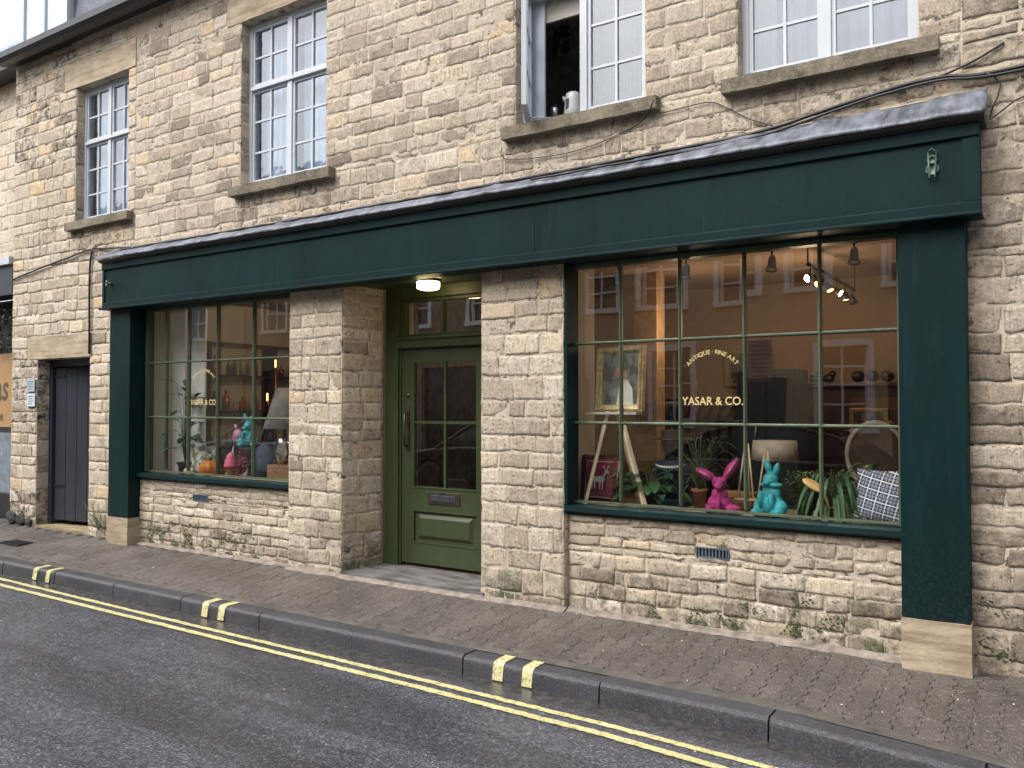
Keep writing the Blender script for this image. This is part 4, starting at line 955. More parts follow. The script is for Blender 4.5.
# chairs inside: round back chair at right
t = thing('round_back_chair', (-1.0, 1.0, .03), 'round-backed antique chair with cream piping behind the checked cushion', 'chair')
mb = MB(); P = [(-1.09 + .20 * math.cos(q * math.pi / 12), 1.0, 1.18 + .24 * math.sin(q * math.pi / 12)) for q in range(24)]; mb.tube(P + [P[0], P[1]], .018); mb.build('back_frame', plain('cream_piping', (.40, .34, .26), .6), t)
mb = MB(); mb.ball((-1.09, 1.01, 1.18), (.19, .03, .23)); mb.build('backrest', plain('brown_velvet', (.06, .032, .02), .9), t)
mb = MB(); mb.box(-1.32, -.86, .78, 1.25, .50, .60, bev=.03); mb.build('seat', plain('brown_velvet', (.06, .032, .02), .9), t)
for px_ in (-1.28, -.9):
    for py_ in (.82, 1.2): mb = MB(); mb.tube([(px_, py_, .03), (px_, py_, .5)], [.014, .022]); mb.build('leg', DW, t)
# ceiling spots
def spot(x, y, z, lab, d=(0, -.25, -1), lit=False, name='spotlight'):
    t = thing(name, (x, y, z), lab, 'spotlight', 'ceiling spotlights in the window')
    mb = MB(); mb.box(x - .02, x + .02, y - .02, y + .02, z - .02, z, bev=.003); mb.tube([(x, y, z - .02), (x, y, z - .07)], .006); mb.build('mount', BLACK, t)
    d = Vector(d).normalized(); q = d.to_track_quat('Z', 'Y').to_matrix().to_4x4()
    mb = MB(); mb.lathe([(.018, -.05), (.026, -.03), (.03, .02), (.042, .06), (.036, .06), (.02, .03), (.001, .03)], (x, y, z - .10), M=q); mb.build('lamp_head', BLACK, t)
    mb = MB(); mb.lathe([(.001, .035), (.03, .04), (.03, .05), (.001, .052)], (x, y, z - .10), 12, M=q)
    mb.build('bulb', plain('lit_bulb' if lit else 'unlit_bulb', (.8, .7, .5), .3, bs=0, emit=(1, .6, .25) if lit else None, es=40), t)
for x, s_ in ((-2.85, 'leftmost small black spotlight at the top of the right window'), (-2.29, 'small black spotlight above the gold lettering of the right window'), (-1.65, 'small black spotlight above the turquoise hare in the right window'), (-1.10, 'rightmost small black spotlight at the top of the right window')): spot(x, .33, 2.66, s_)
# track with lamps
t = thing('track_light', (-1.55, 2.1, 2.7), 'black ceiling track with lit adjustable lamps seen in the right window', 'track light')
pa, pb = Vector((-1.95, 1.55, 2.71)), Vector((-1.18, 2.0, 2.45))
pa, pb = Vector((-1.68, 1.5, 2.72)), Vector((-1.52, 2.6, 2.62))
mb = MB(); mb.tube([pa, pb], .016, 6); mb.tube([pa, pa + Vector((0, 0, .13))], .006); mb.tube([pb, pb + Vector((0, 0, .22))], .006); mb.build('rail', BLACK, t)
for k in range(6):
    p = pa.lerp(pb, .05 + .18 * k); d = Vector(((-.6, -.3, .5, .9, .2, .3)[k], (-1, -.9, -.4, -.3, -.2, .2)[k], (-.35, -.6, -.9, -.6, -1, -1)[k])).normalized(); q = d.to_track_quat('Z', 'Y').to_matrix().to_4x4()
    mb = MB(); mb.tube([p, p - Vector((0, 0, .07))], .006); mb.lathe([(.014, -.05), (.025, -.02), (.04, .05), (.034, .05), (.018, .01), (.001, .01)], p - Vector((0, 0, .10)), 14, M=q); lh = mb.build('lamp_head', BLACK, t)
    mb = MB(); mb.lathe([(.001, .02), (.030, .03), (.030, .04), (.001, .045)], p - Vector((0, 0, .10)), 12, M=q); mb.build('bulb', plain('lit_bulb', (.8, .7, .5), .3, bs=0, emit=(1, .6, .25), es=40) if k in (0, 3) else plain('dim_bulb', (.8, .7, .5), .3, bs=0, emit=(1, .5, .2), es=2.0), lh)
def lamp(x, y, z, e, col=(1, .70, .44), r_=.12):
    l = bpy.data.lights.new('shop_point_light', 'POINT'); l.energy = e; l.color = col; l.shadow_soft_size = r_; o = bpy.data.objects.new('shop_point_light', l); S.collection.objects.link(o); o.location = (x, y, z)
lamp(-1.75, 1.9, 2.3, 7); lamp(-2.9, 1.9, 2.3, 3.5); lamp(-7.1, 1.4, 2.4, 7)  # last one has no fitting, added to brighten the left window display

# ---- display, right window
SZ = .766
GILT = plain('gilt_frame', (.62, .47, .26), .42, .35, var=.4, vscale=30, bs=.7, bscale=90)
# easel with portrait
t = thing('easel', (-2.95, .45, SZ), 'pale wooden A-frame easel holding the gilt framed portrait', 'easel')
for n_, (p, q) in (('leg', ((-3.08, .19, SZ), (-2.93, .30, 1.50))), ('leg', ((-2.57, .19, SZ + .02), (-2.83, .30, 1.50))), ('leg', ((-2.80, .62, SZ), (-2.87, .34, 1.50)))):
    mb = MB(); p, q = Vector(p), Vector(q); d = q - p; M = Matrix.Translation(p) @ d.to_track_quat('Z', 'Y').to_matrix().to_4x4(); mb.box(-.018, .018, -.012, .012, 0, d.length, M=M, bev=.003); mb.build(n_, plain('bleached_pine', (.75, .63, .45), .5, var=.1), t)
mb = MB(); mb.box(-3.10, -2.66, .23, .36, 1.475, 1.492, bev=.003); mb.build('ledge', plain('pale_ledge', (.55, .52, .46), .5), t)
t = thing('framed_portrait', (-2.85, .35, 1.495), 'gilt framed portrait of a figure in white standing on the easel', 'painting')
M = Matrix.Translation((-2.85, .35, 1.495)) @ Matrix.Rotation(R(-5), 4, 'X') @ Matrix.Rotation(R(-10), 4, 'Z')
mb = MB(); w2, h2, b_ = .225, .52, .055
for (i0, i1, d) in ((0, .016, .030), (.016, .040, .045), (.040, .055, .022)):
    P = [(-w2 + i0, 0 + i0), (w2 - i0, 0 + i0), (w2 - i0, h2 - i0), (-w2 + i0, h2 - i0)]; Q = [(-w2 + i1, i1), (w2 - i1, i1), (w2 - i1, h2 - i1), (-w2 + i1, h2 - i1)]
    for k in range(4):
        k2 = (k + 1) % 4; vs = [(P[k][0], -d, P[k][1]), (P[k2][0], -d, P[k2][1]), (Q[k2][0], -d * .85, Q[k2][1]), (Q[k][0], -d * .85, Q[k][1])] + [(P[k][0], .01, P[k][1]), (P[k2][0], .01, P[k2][1]), (Q[k2][0], .01, Q[k2][1]), (Q[k][0], .01, Q[k][1])]
        mb.add([M @ Vector(v) for v in vs], [[0, 1, 2, 3], [0, 4, 5, 1], [3, 2, 6, 7]])
mb.build('frame', GILT, t)
mb = MB(); mb.box(-w2 + b_ - .01, w2 - b_ + .01, -.012, -.006, b_ - .01, h2 - b_ + .01, 0, M=M)
def flat(pts, y, mi): mb.add([M @ Vector((p, y, q)) for p, q in pts], [list(range(len(pts)))], mi)
el = lambda cx, cz, rx, rz_, n=20: [(cx + rx * math.cos(2 * math.pi * k / n), cz + rz_ * math.sin(2 * math.pi * k / n)) for k in range(n)]
flat([(-.03, b_), (.13, b_), (.12, .18), (.07, .25), (.02, .25), (-.01, .19)], -.0135, 1); flat(el(.035, .285, .028, .035), -.0145, 2); flat(el(-.02, .31, .035, .04), -.0140, 3); flat(el(-.06, .15, .05, .035), -.0140, 4)
mb.build('canvas', [strip_mat('painted_ground', (.07, .085, .08), (.17, .20, .18), 14), plain('paint_white', (.75, .73, .66), .5), plain('paint_flesh', (.5, .28, .2), .5), plain('paint_rose', (.55, .16, .2), .5), plain('paint_grey', (.25, .27, .26), .5)], t)
# cushions
def cushion(name, c, w_, h_, th, rotz, tilt, mat, lab, art=None, n=18):
    t = thing(name, c, lab, 'cushion'); M = Matrix.Translation(c) @ Matrix.Rotation(rotz, 4, 'Z') @ Matrix.Rotation(tilt, 4, 'X')
    mb = MB(); vs = []
    def f(s_, t_, sg):
        e = (1 - abs(s_) ** 2.6) * (1 - abs(t_) ** 2.6); pin = 1 - .06 * (abs(t_) < 2) * (1 - t_ * t_) * abs(s_) ** 3 
        pin2 = 1 - .06 * (1 - s_ * s_) * abs(t_) ** 3
        return M @ Vector((s_ * w_ / 2 * pin, sg * th / 2 * max(0, e) ** .55, h_ / 2 + t_ * h_ / 2 * pin2))
    for sg in (-1, 1):
        vs = [f(-1 + 2 * i / n, -1 + 2 * j / n, sg) for j in range(n + 1) for i in range(n + 1)]
        mb.add(vs, [[j * (n + 1) + i, j * (n + 1) + i + 1, (j + 1) * (n + 1) + i + 1, (j + 1) * (n + 1) + i][::(1 if sg < 0 else -1)] for j in range(n) for i in range(n)], 0, smooth=True)
    o = mb.build('cover', mat, t)
    if art:
        for nm, polys, m2 in art:
            mb = MB()
            for poly in polys:
                # drape each small polygon over the cushion front
                bm = bmesh.new(); vv = [bm.verts.new((p, 0, q)) for p, q in poly]; bm.faces.new(vv)
                bmesh.ops.triangulate(bm, faces=bm.faces[:]); bmesh.ops.subdivide_edges(bm, edges=bm.edges[:], cuts=2, use_grid_fill=True)
                for q in bm.verts: q.co = f(q.co.x, q.co.z, -1) + (M.to_3x3() @ Vector((0, -.003, 0)))
                mb.bm(bm)
            mb.build(nm, m2, o)
    return t
def plaid(name, base, dark, line, sc):
    m, t_, b = newmat(name); tc = N(t_, 'TexCoord'); mp = N(t_, 'Mapping'); mp.inputs['Rotation'].default_value = (0, R(-14), 0); L(t_, tc.outputs['Object'], mp.inputs[0]); sp = N(t_, 'SeparateXYZ'); L(t_, mp.outputs[0], sp.inputs[0])
    c = base; res = None
    for ax in (0, 2):
        f_ = math_(t_, 'FRACT', math_(t_, 'MULTIPLY', sp.outputs[ax], sc)); band = math_(t_, 'LESS_THAN', f_, .5); res = band if res is None else math_(t_, 'ADD', res, band)
    c = mix(t_, math_(t_, 'MULTIPLY', res, .5), base, dark)
    for ax in (0, 2):
        f_ = math_(t_, 'FRACT', math_(t_, 'MULTIPLY', sp.outputs[ax], sc)); ln = math_(t_, 'LESS_THAN', math_(t_, 'ABSOLUTE', math_(t_, 'SUBTRACT', f_, .25)), .05); c = mix(t_, ln, c, line)
        ln = math_(t_, 'LESS_THAN', math_(t_, 'ABSOLUTE', math_(t_, 'SUBTRACT', f_, .75)), .035); c = mix(t_, ln, c, dark)
    L(t_, c, b.inputs['Base Color']); b.inputs['Roughness'].default_value = .95; bump(t_, b, noi(t_, coord(t_), 160, 2), .4, .003); return m
cushion('cushion', (-.955, .26, SZ), .33, .37, .17, R(-8), R(-16), plaid('checked_wool', (.30, .32, .40), (.030, .035, .07), (.80, .82, .88), 15), 'navy and white checked cushion at the right end of the display')
stag = [[(-.52, -.62), (-.46, -.62), (-.42, -.18), (-.50, -.2)], [(-.30, -.58), (-.24, -.58), (-.30, -.1), (-.38, -.1)], [(.02, -.62), (.08, -.62), (.10, -.1), (.0, -.1)], [(.20, -.62), (.26, -.62), (.28, -.1), (.18, -.1)], [(-.52, -.16), (.28, -.20), (.36, .06), (.30, .20), (-.50, .14)], [(.16, .1), (.30, .12), (.48, .46), (.34, .46)], [(.30, .40), (.62, .36), (.62, .44), (.44, .58), (.32, .54)], [(.30, .54), (.34, .54), (.20, .86), (.16, .86)], [(.40, .56), (.44, .56), (.52, .88), (.48, .88)], [(.26, .66), (.10, .78), (.09, .74), (.27, .62)], [(.45, .70), (.60, .80), (.61, .76), (.45, .66)], [(-.56, .14), (-.48, .12), (-.60, -.04), (-.64, 0)]]
stag = [[(p * .75, q * .75) for p, q in s_] for s_ in stag]
bord = [[(-.86, .80), (.86, .80), (.86, .84), (-.86, .84)], [(-.86, -.84), (.86, -.84), (.86, -.80), (-.86, -.80)], [(-.86, -.8), (-.82, -.8), (-.82, .8), (-.86, .8)], [(.82, -.8), (.86, -.8), (.86, .8), (.82, .8)]]
WKN = plain('cream_wool', (.55, .52, .5), .95)
cushion('cushion', (-3.05, .42, SZ), .36, .36, .12, R(-4), R(-10), plain('burgundy_wool', (.20, .022, .045), .95, bs=.5), 'burgundy cushion with a white stag leaning behind the easel leg', [('stag_motif', stag, WKN), ('border', bord, WKN)])
cushion('cushion', (-3.16, .56, SZ), .30, .38, .10, R(30), R(-6), plain('dark_red_wool', (.11, .012, .02), .95), 'plain dark red cushion at the left end of the right window')
# plants
def plant(name, base, lab, pot, n, spread, hgt, ll, lw_, mat, sd, droop=.5, up=.6, cat='plant', stemcol=None):
    t = thing(name, base, lab, cat); rn = random.Random(sd); bx, by, bz = base
    if pot: pr, ph, pm = pot; mb = MB(); mb.lathe([(pr * .7, 0), (pr, ph * .85), (pr * 1.12, ph * .86), (pr * 1.12, ph), (pr * .95, ph), (pr * .9, ph * .9), (.001, ph * .9)], base); mb.build('pot', pm, t); z0 = bz + ph * .9
    else: z0 = bz
    lv = MB(); st = MB()
    for i in range(n):
        an = rn.uniform(0, 2 * math.pi); r_ = spread * rn.uniform(.15, 1) ** .7; e = Vector((bx + r_ * math.cos(an), by + r_ * .55 * math.sin(an), z0 + hgt * rn.uniform(.15, 1) - droop * .2 * r_))
        b0 = Vector((bx, by, z0)); st.tube([b0, (b0 + e) / 2 + Vector((0, 0, hgt * .15)), e], .0025, 4, caps=False)
        d = (math.cos(an), math.sin(an) * .8 - .4, up + rn.uniform(-.5, .3)); leafquad(lv, e, d, ll * rn.uniform(.7, 1.2), lw_ * rn.uniform(.8, 1.2), droop=droop)
    lv.build('leaves', mat, t); st.build('stems', plain('green_stem', (.06, .09, .03), .6, bs=0), t); return t
G1 = plain('deep_green_leaf', (.022, .065, .025), .4, var=.5, bs=0); G2 = plain('dusty_green_leaf', (.06, .12, .05), .5, var=.5, bs=0); TC = plain('terracotta', (.30, .13, .075), .8, var=.2)
plant('house_plant', (-2.62, .36, SZ), 'broad-leaved dark green plant at the foot of the easel', (.06, .09, BLACK), 46, .24, .20, .14, .085, G1, 3, .5, .3)
plant('house_plant', (-2.24, .45, SZ), 'feathery dark palm in a terracotta pot beside the pink hare', (.055, .15, TC), 60, .20, .46, .13, .010, plain('palm_leaf', (.03, .06, .03), .5, bs=0), 4, .5, .5)
plant('house_plant', (-1.26, .32, SZ), 'trailing plant with long drooping leaves left of the checked cushion', (.065, .10, TC), 90, .15, .28, .17, .026, G2, 5, 1.6, -.2)
plant('house_plant', (-1.46, .42, SZ), 'small-leaved bushy plant beside the turquoise hare', (.06, .08, BLACK), 240, .15, .26, .035, .02, G1, 6, .4, .3)
plant('house_plant', (-1.02, .58, SZ), 'dark bushy plant half hidden behind the checked cushion', (.06, .10, BLACK), 70, .2, .32, .12, .03, G1, 7, .9, .2)
# mannequin torso in a navy jacket
t = thing('mannequin_bust', (-2.53, .62, SZ), 'mannequin bust in a dark navy jacket and black hat with a pearl necklace', 'mannequin'); NV = plain('navy_cloth', (.012, .02, .045), .7, var=.3, vscale=20, bs=.6, bscale=50)
mb = MB(); M = Matrix.Scale(.6, 4, (0, 1, 0)); mb.lathe([(.12, 0), (.125, .06), (.14, .16), (.165, .24), (.17, .29), (.12, .33), (.055, .35), (.05, .36)], (-2.53, .62, SZ), 28, M=M); mb.build('jacket', NV, t)
mb = MB(); mb.lathe([(.05, 0), (.045, .04), (.06, .07), (.085, .13), (.085, .19), (.06, .23), (.001, .25)], (-2.53, .62, SZ + .34), 24, M=Matrix.Scale(.9, 4, (0, 1, 0))); mb.build('head_form', BLACK, t)
mb = MB(); mb.lathe([(.15, 0), (.15, .008), (.09, .012), (.085, .07), (.001, .08)], (-2.53, .62, SZ + .51), 24); mb.build('hat', BLACK, t)
mb = MB()
for k in range(17):
    an = math.pi * (1.08 + .84 * k / 16); mb.ball((-2.53 + .125 * math.cos(an), .62 + .115 * math.sin(an) * .85, SZ + .315 - .02 * abs(math.sin(an))), .011, sub=2)
mb.build('pearl_necklace', plain('pearl', (.7, .66, .56), .25, bs=0), t)
mb = MB()
for k in range(3): mb.ball((-2.53, .62 - .094 - .006 * k, SZ + .22 - .05 * k), .007)
mb.build('button', plain('pearl', (.7, .66, .56), .25, bs=0), t)
mb = MB(); mb.box(-2.60, -2.35, .40, .62, SZ, SZ + .05, bev=.01); mb.build('folded_jeans', plain('denim', (.03, .06, .11), .9), label='folded blue denim in front of the mannequin bust', cat='clothing')
# hare figures
def hare(name, base, k, mat, lab, pose, rotz=0):
    t = thing(name, base, lab, 'ornament', 'hare figures in the windows'); b = Vector(base); Rz = Matrix.Rotation(rotz, 4, 'Z')
    parts = {'sit': [((0, 0, .09), (.085, .07, .09)), ((0, -.005, .17), (.068, .055, .075)), ((-.075, -.06, .035), (.045, .075, .032)), ((.075, -.06, .035), (.045, .075, .032)), ((-.08, -.02, .07), (.045, .055, .055)), ((.08, -.02, .07), (.045, .055, .055)), ((-.05, -.065, .13), (.022, .03, .06)), ((.04, -.075, .12), (.022, .03, .06)), ((0, -.02, .265), (.052, .055, .05)), ((0, -.065, .25), (.03, .032, .026)), ((0, -.012, .228), (.085, .06, .022))],
             'lean': [((0, 0, .07), (.09, .065, .07)), ((.0, -.01, .13), (.06, .05, .06)), ((-.07, -.07, .03), (.03, .06, .028)), ((.10, -.05, .035), (.055, .05, .035)), ((.0, -.08, .06), (.02, .03, .06)), ((0, -.02, .215), (.052, .05, .046)), ((0, -.065, .195), (.03, .03, .028))]}[pose]
    ears = {'sit': [((-.01, 0, .30), (-.05, .0, .41), .026), ((.02, .01, .30), (.045, .01, .385), .026)], 'lean': [((-.03, 0, .24), (-.17, .0, .315), .036), ((.03, 0, .24), (.13, .01, .40), .036)]}[pose]
    mb = MB()
    for c, r_ in parts: mb.ball(b + Rz @ (Vector(c) * k), [q * k for q in r_], M=Rz, sub=3)
    for p, q, r_ in ears:
        p, q = Vector(p), Vector(q); P = [p.lerp(q, s_) for s_ in (0, .25, .5, .75, 1)]; mb.tube([b + Rz @ (v * k) for v in P], [r_ * k * s_ for s_ in (.45, .85, 1.0, .8, .25)], 12)
    o = mb.build('body', mat, t); rm = o.modifiers.new('fuse', 'REMESH'); rm.mode = 'VOXEL'; rm.voxel_size = .0045 * k; rm.use_smooth_shade = True; sm = o.modifiers.new('soft', 'SMOOTH'); sm.iterations = 4; sm.factor = .6
    mb = MB()
    for sx in (-1, 1): mb.ball(b + Rz @ (Vector((sx * .03, -.058, .275 if pose == 'sit' else .225)) * k), .006 * k)
    mb.build('eyes', plain('dark_eye', (.02, .02, .02), .2, bs=0), t)
    if pose == 'lean':
        mb = MB()
        for p, q, r_ in ears:
            p, q = Vector(p), Vector(q); mb.tube([b + Rz @ ((p.lerp(q, s_) + Vector((0, -.75 * r_, 0))) * k) for s_ in (.2, .5, .85)], [.006 * k, .015 * k, .005 * k], 8)
        mb.build('inner_ear', plain('light_pink', (.55, .12, .28), .6), t)
    return t
hare('hare_figure', (-2.03, .30, SZ), 1.0, plain('magenta_flocking', (.36, .030, .16), .8, var=.4, vscale=30, bs=1, bscale=60, bd=.008), 'magenta pink hare figure with wide spread ears in the right window', 'lean', R(12))
hare('hare_figure', (-1.645, .27, SZ), .99, plain('turquoise_glaze', (.045, .36, .40), .5, var=.35, vscale=25, bs=1, bscale=45, bd=.008), 'turquoise seated hare figure with one folded ear in the right window', 'sit', R(-15))
# small bare easels
for i, (xc, yc, h_, lb) in enumerate(((-1.88, .42, .50, 'taller small wooden easel between the pink and turquoise hares'), (-1.76, .50, .44, 'shorter small wooden easel just behind the turquoise hare'))):
    t = thing('table_easel', (xc, yc, SZ), lb, 'easel', 'small wooden easels')
    for (p, q) in (((xc - .07, yc, SZ), (xc - .01, yc + .04, SZ + h_)), ((xc + .07, yc, SZ), (xc + .01, yc + .04, SZ + h_)), ((xc, yc + .12, SZ), (xc, yc + .05, SZ + h_ * .95))):
        mb = MB(); mb.tube([p, q], .0075, 4); mb.build('leg', LW, t)
    mb = MB(); mb.box(xc - .08, xc + .08, yc - .02, yc + .01, SZ + .09, SZ + .102); mb.build('ledge', LW, t)
# carved wooden leaf dish on a stand
t = thing('wooden_dish', (-1.33, .24, SZ), 'pale carved leaf-shaped wooden dish propped in front of the plants', 'dish')
mb = MB(); M = Matrix.Rotation(R(28), 4, 'Y') @ Matrix.Rotation(R(50), 4, 'X'); mb.ball((-1.35, .22, SZ + .24), (.085, .035, .014), M=M, sub=3); mb.build('bowl', plain('golden_wood', (.55, .33, .12), .4), t)
mb = MB(); mb.tube([(-1.29, .23, SZ + .20), (-1.26, .24, SZ + .10), (-1.27, .24, SZ)], [.010, .008, .016]); mb.build('stand', plain('golden_wood', (.55, .33, .12), .4), t)
mb = MB(); mb.box(-2.12, -1.86, .50, .68, SZ, SZ + .13, bev=.008)
for q in range(3): mb.box(-2.10, -1.88, .488, .5, SZ + .015 + q * .04, SZ + .045 + q * .04)
mb.build('wooden_crate', plain('orange_wood', (.30, .15, .06), .6), label='small slatted wooden crate behind the pink hare', cat='crate')

# ---- display, left window
cushion('cushion', (-8.02, .34, SZ), .34, .34, .12, R(20), R(-18), strip_mat('botanic_print', (.55, .53, .46), (.13, .15, .06), 18), 'cream cushion with botanical print in the left window')
def pumpkin(c, r_, mat, lab):
    t = thing('pumpkin', c, lab, 'pumpkin', 'pumpkins'); mb = MB(); prof = [(max(.001, r_ * math.sin(math.pi * k / 12) ** .8), r_ * .72 * (1 - math.cos(math.pi * k / 12))) for k in range(13)]; mb.lathe(prof, c, 48, rib=.13, ribn=9); mb.build('flesh', mat, t)
    mb = MB(); c = Vector(c); mb.tube([c + Vector((0, 0, r_ * 1.38)), c + Vector((.01, 0, r_ * 1.75))], [r_ * .14, r_ * .09]); mb.build('stalk', plain('stalk', (.12, .10, .04), .8), t)
pumpkin((-7.86, .33, SZ), .115, plain('orange_pumpkin', (.55, .17, .02), .5), 'orange ribbed pumpkin in the left window')
pumpkin((-8.10, .24, SZ), .06, plain('cream_pumpkin', (.62, .55, .38), .5), 'small cream pumpkin beside the orange one in the left window')
t = thing('ice_cream_ornament', (-7.5, .33, SZ), 'pink ice cream cone ornament in the left window', 'ornament')
mb = MB(); mb.lathe([(.035, 0), (.055, .09), (.062, .10), (.001, .10)], (-7.50, .33, SZ)); mb.build('cone', plain('wafer', (.35, .18, .08), .7), t)
mb = MB(); mb.lathe([(.07, .10), (.078, .13), (.06, .155), (.066, .18), (.048, .205), (.05, .225), (.02, .26), (.001, .275)], (-7.50, .33, SZ)); mb.build('ice_cream', plain('pink_glaze', (.62, .11, .20), .45), t)
hare('hare_figure', (-7.33, .42, 1.09), .90, plain('turquoise_glaze', (.045, .42, .46), .5), 'turquoise seated hare figure raised on a plinth in the left window', 'sit', R(40))
mb = MB(); mb.lathe([(.10, 0), (.09, .02), (.03, .06), (.03, .26), (.10, .30), (.10, .32), (.001, .32)], (-7.33, .42, SZ)); mb.build('display_stand', DW, label='dark turned stand carrying the turquoise hare in the left window', cat='stand')
mb = MB(); mb.ball((-7.50, .42, 1.20), (.07, .05, .085), sub=3); mb.tube([(-7.50, .42, 1.26), (-7.53, .40, 1.34)], [.02, .01]); mb.build('pig_ornament', plain('lilac_glaze', (.45, .20, .32), .5), label='small lilac animal ornament beside the turquoise hare on its stand', cat='ornament')
mb = MB()
rn = random.Random(2)
for k in range(60): mb.ball((-7.38 + rn.uniform(-.07, .07), .42 + rn.uniform(-.05, .05), SZ + rn.uniform(.02, .27)), (.022, .02, .014), sub=1)
mb.build('knitted_scarf', plain('red_knit', (.28, .03, .05), .9), label='bundle of red knitted scarf below the turquoise hare', cat='scarf')
t = thing('white_picture_card', (-7.62, .5, SZ), 'white leaning card behind the pink ice cream ornament', 'card')
mb = MB(); mb.prism([(-7.74, SZ), (-7.60, SZ), (-7.60, SZ + .34)], 'y', .44, .448); mb.build('card', plain('white_card', (.6, .6, .58), .6), t)
mb = MB(); M = Matrix.Translation((-7.05, .40, SZ)) @ Matrix.Rotation(R(18), 4, 'Y'); mb.lathe([(.13, 0), (.13, .22), (.10, .32), (.03, .36), (.001, .36)], (-7.08, .42, SZ), M=Matrix.Scale(.5, 4, (0, 1, 0))); mb.build('denim_jacket', plain('denim_dark', (.035, .05, .085), .9), label='dark blue denim garment standing at the right of the left window', cat='clothing')
plant('house_plant', (-8.22, .27, SZ), 'tall dark rubber plant at the left end of the left window', (.08, .14, BLACK), 30, .15, .95, .22, .09, G1, 31, .5, .5)
plant('house_plant', (-7.25, .62, SZ), 'dark leafy plant behind the denim garment', (.07, .1, BLACK), 60, .2, .28, .10, .03, G1, 32, .6, .4)
t = thing('table_lamp', (-7.35, .9, .86), 'table lamp with a large white conical shade in the left window', 'lamp')
mb = MB(); mb.lathe([(.24, 0), (.10, .46), (.001, .46)], (-7.35, .95, 1.28)); mb.build('shade', plain('white_shade', (.42, .40, .37), .8), t); mb = MB(); mb.lathe([(.12, 0), (.10, .03), (.02, .06), (.02, .42), (.001, .42)], (-7.35, .95, .86)); mb.build('base', DW, t)
mb = MB(); mb.box(-7.9, -6.8, .85, 1.45, .78, .86, bev=.01)
for px_ in (-7.85, -6.9):
    for py_ in (.9, 1.35): mb.box(px_, px_ + .05, py_, py_ + .05, .03, .78)
mb.build('side_table', DW, label='dark wooden table carrying the white-shaded lamp', cat='table')
t = thing('bottle_shelf', (-8.8, 1.8, .03), 'dark shelving with bottles along the side wall of the left shop', 'shelving')
mb = MB()
for z in (.5, 1.0, 1.45, 1.9, 2.3): mb.box(-8.92, -8.66, .92, 3.0, z, z + .03)
for y in (.92, 1.95, 2.97): mb.box(-8.92, -8.66, y, y + .03, .03, 2.33)
mb.build('shelves', DW, t)
rn = random.Random(77); cols = [plain('amber_glass', (.35, .16, .04), .15, bs=0), plain('green_bottle', (.03, .07, .04), .15, bs=0), plain('clear_jar', (.45, .42, .36), .2, bs=0), plain('copper', (.5, .2, .1), .3, .8)]
names = ['amber', 'dark green', 'pale', 'copper coloured']
for s_, z in enumerate((1.03, 1.48, 1.93)):
    for k in range(9):
        yb_ = 1.05 + k * .215 + rn.uniform(-.03, .03); yb_ += .06 * (abs(yb_ - 1.96) < .07); ci = rn.randrange(4); h_ = rn.uniform(.14, .28); mb = MB(); r_ = rn.uniform(.03, .05)
        mb.lathe([(r_, 0), (r_, h_ * .6), (r_ * .35, h_ * .75), (r_ * .35, h_), (.001, h_)], (-8.76, yb_, z + .002), 14)
        mb.build('bottle', cols[ci], label='small %s bottle on the dim %s shelf behind the left window' % (names[ci], ('lower', 'middle', 'upper')[s_]), cat='bottle', group='%s bottles on the %s shelf' % (names[ci], ('lower', 'middle', 'upper')[s_]))
mb = MB(); mb.lathe([(.04, 0), (.075, .05), (.08, .14), (.045, .22), (.05, .27), (.001, .27)], (-6.88, .5, .92)); mb.tube([(-6.82, .5, 1.16), (-6.76, .5, 1.14), (-6.76, .5, 1.02), (-6.81, .5, .98)], .008); mb.build('silver_jug', plain('silver', (.6, .6, .6), .25, 1), label='silver jug at the right end of the left window', cat='jug')
mb = MB(); mb.box(-7.0, -6.5, .38, .66, SZ, SZ + .15, bev=.01); mb.build('wicker_hamper', plain('wicker', (.22, .12, .06), .8, var=.6, vscale=60, bs=1), label='low brown wicker hamper under the silver jug in the left window', cat='hamper')
t = thing('candelabra', (-7.8, 1.2, .86), 'tall copper candlestick with lit candles in the left window', 'candlestick')
mb = MB(); mb.tube([(-7.80, 1.2, .86), (-7.80, 1.2, 2.0)], .012)
mb.lathe([(.08, 0), (.02, .03), (.001, .04)], (-7.80, 1.2, .86)); mb.tube([(-7.94, 1.2, 1.6), (-7.90, 1.2, 1.5), (-7.80, 1.2, 1.46), (-7.70, 1.2, 1.5), (-7.66, 1.2, 1.6)], .008); mb.build('stem', plain('copper', (.5, .2, .1), .3, .8), t)
for x, z in ((-7.94, 1.6), (-7.66, 1.6), (-7.80, 2.0)):
    mb = MB(); mb.lathe([(.010, 0), (.010, .09), (.001, .09)], (x, 1.2, z), 10); mb.build('candle', plain('candle_wax', (.7, .6, .4), .5, bs=0, emit=(1, .5, .15), es=2.5), t)

# ================================================================== OPPOSITE SIDE OF THE STREET (seen in the glass)
mb = MB(); mb.box(-45, 25, -10.0, -8.05, -.30, -.12); mb.build('far_pavement', plain('far_paving', (.12, .10, .09), .6), kind='structure')
def brick_mat():
    m, t_, b = newmat('far_stone_courses'); bt = N(t_, 'TexBrick'); bt.inputs['Scale'].default_value = 2.2; bt.inputs['Color1'].default_value = (.55, .39, .25, 1); bt.inputs['Color2'].default_value = (.44, .31, .20, 1); bt.inputs['Mortar'].default_value = (.33, .25, .17, 1); bt.inputs['Mortar Size'].default_value = .012
    mp = N(t_, 'Mapping'); mp.inputs['Rotation'].default_value = (R(90), 0, 0); g = N(t_, 'NewGeometry'); L(t_, g.outputs['Position'], mp.inputs[0]); L(t_, mp.outputs[0], bt.inputs['Vector'])
    L(t_, bt.outputs['Color'], b.inputs['Base Color']); b.inputs['Roughness'].default_value = .9; return m
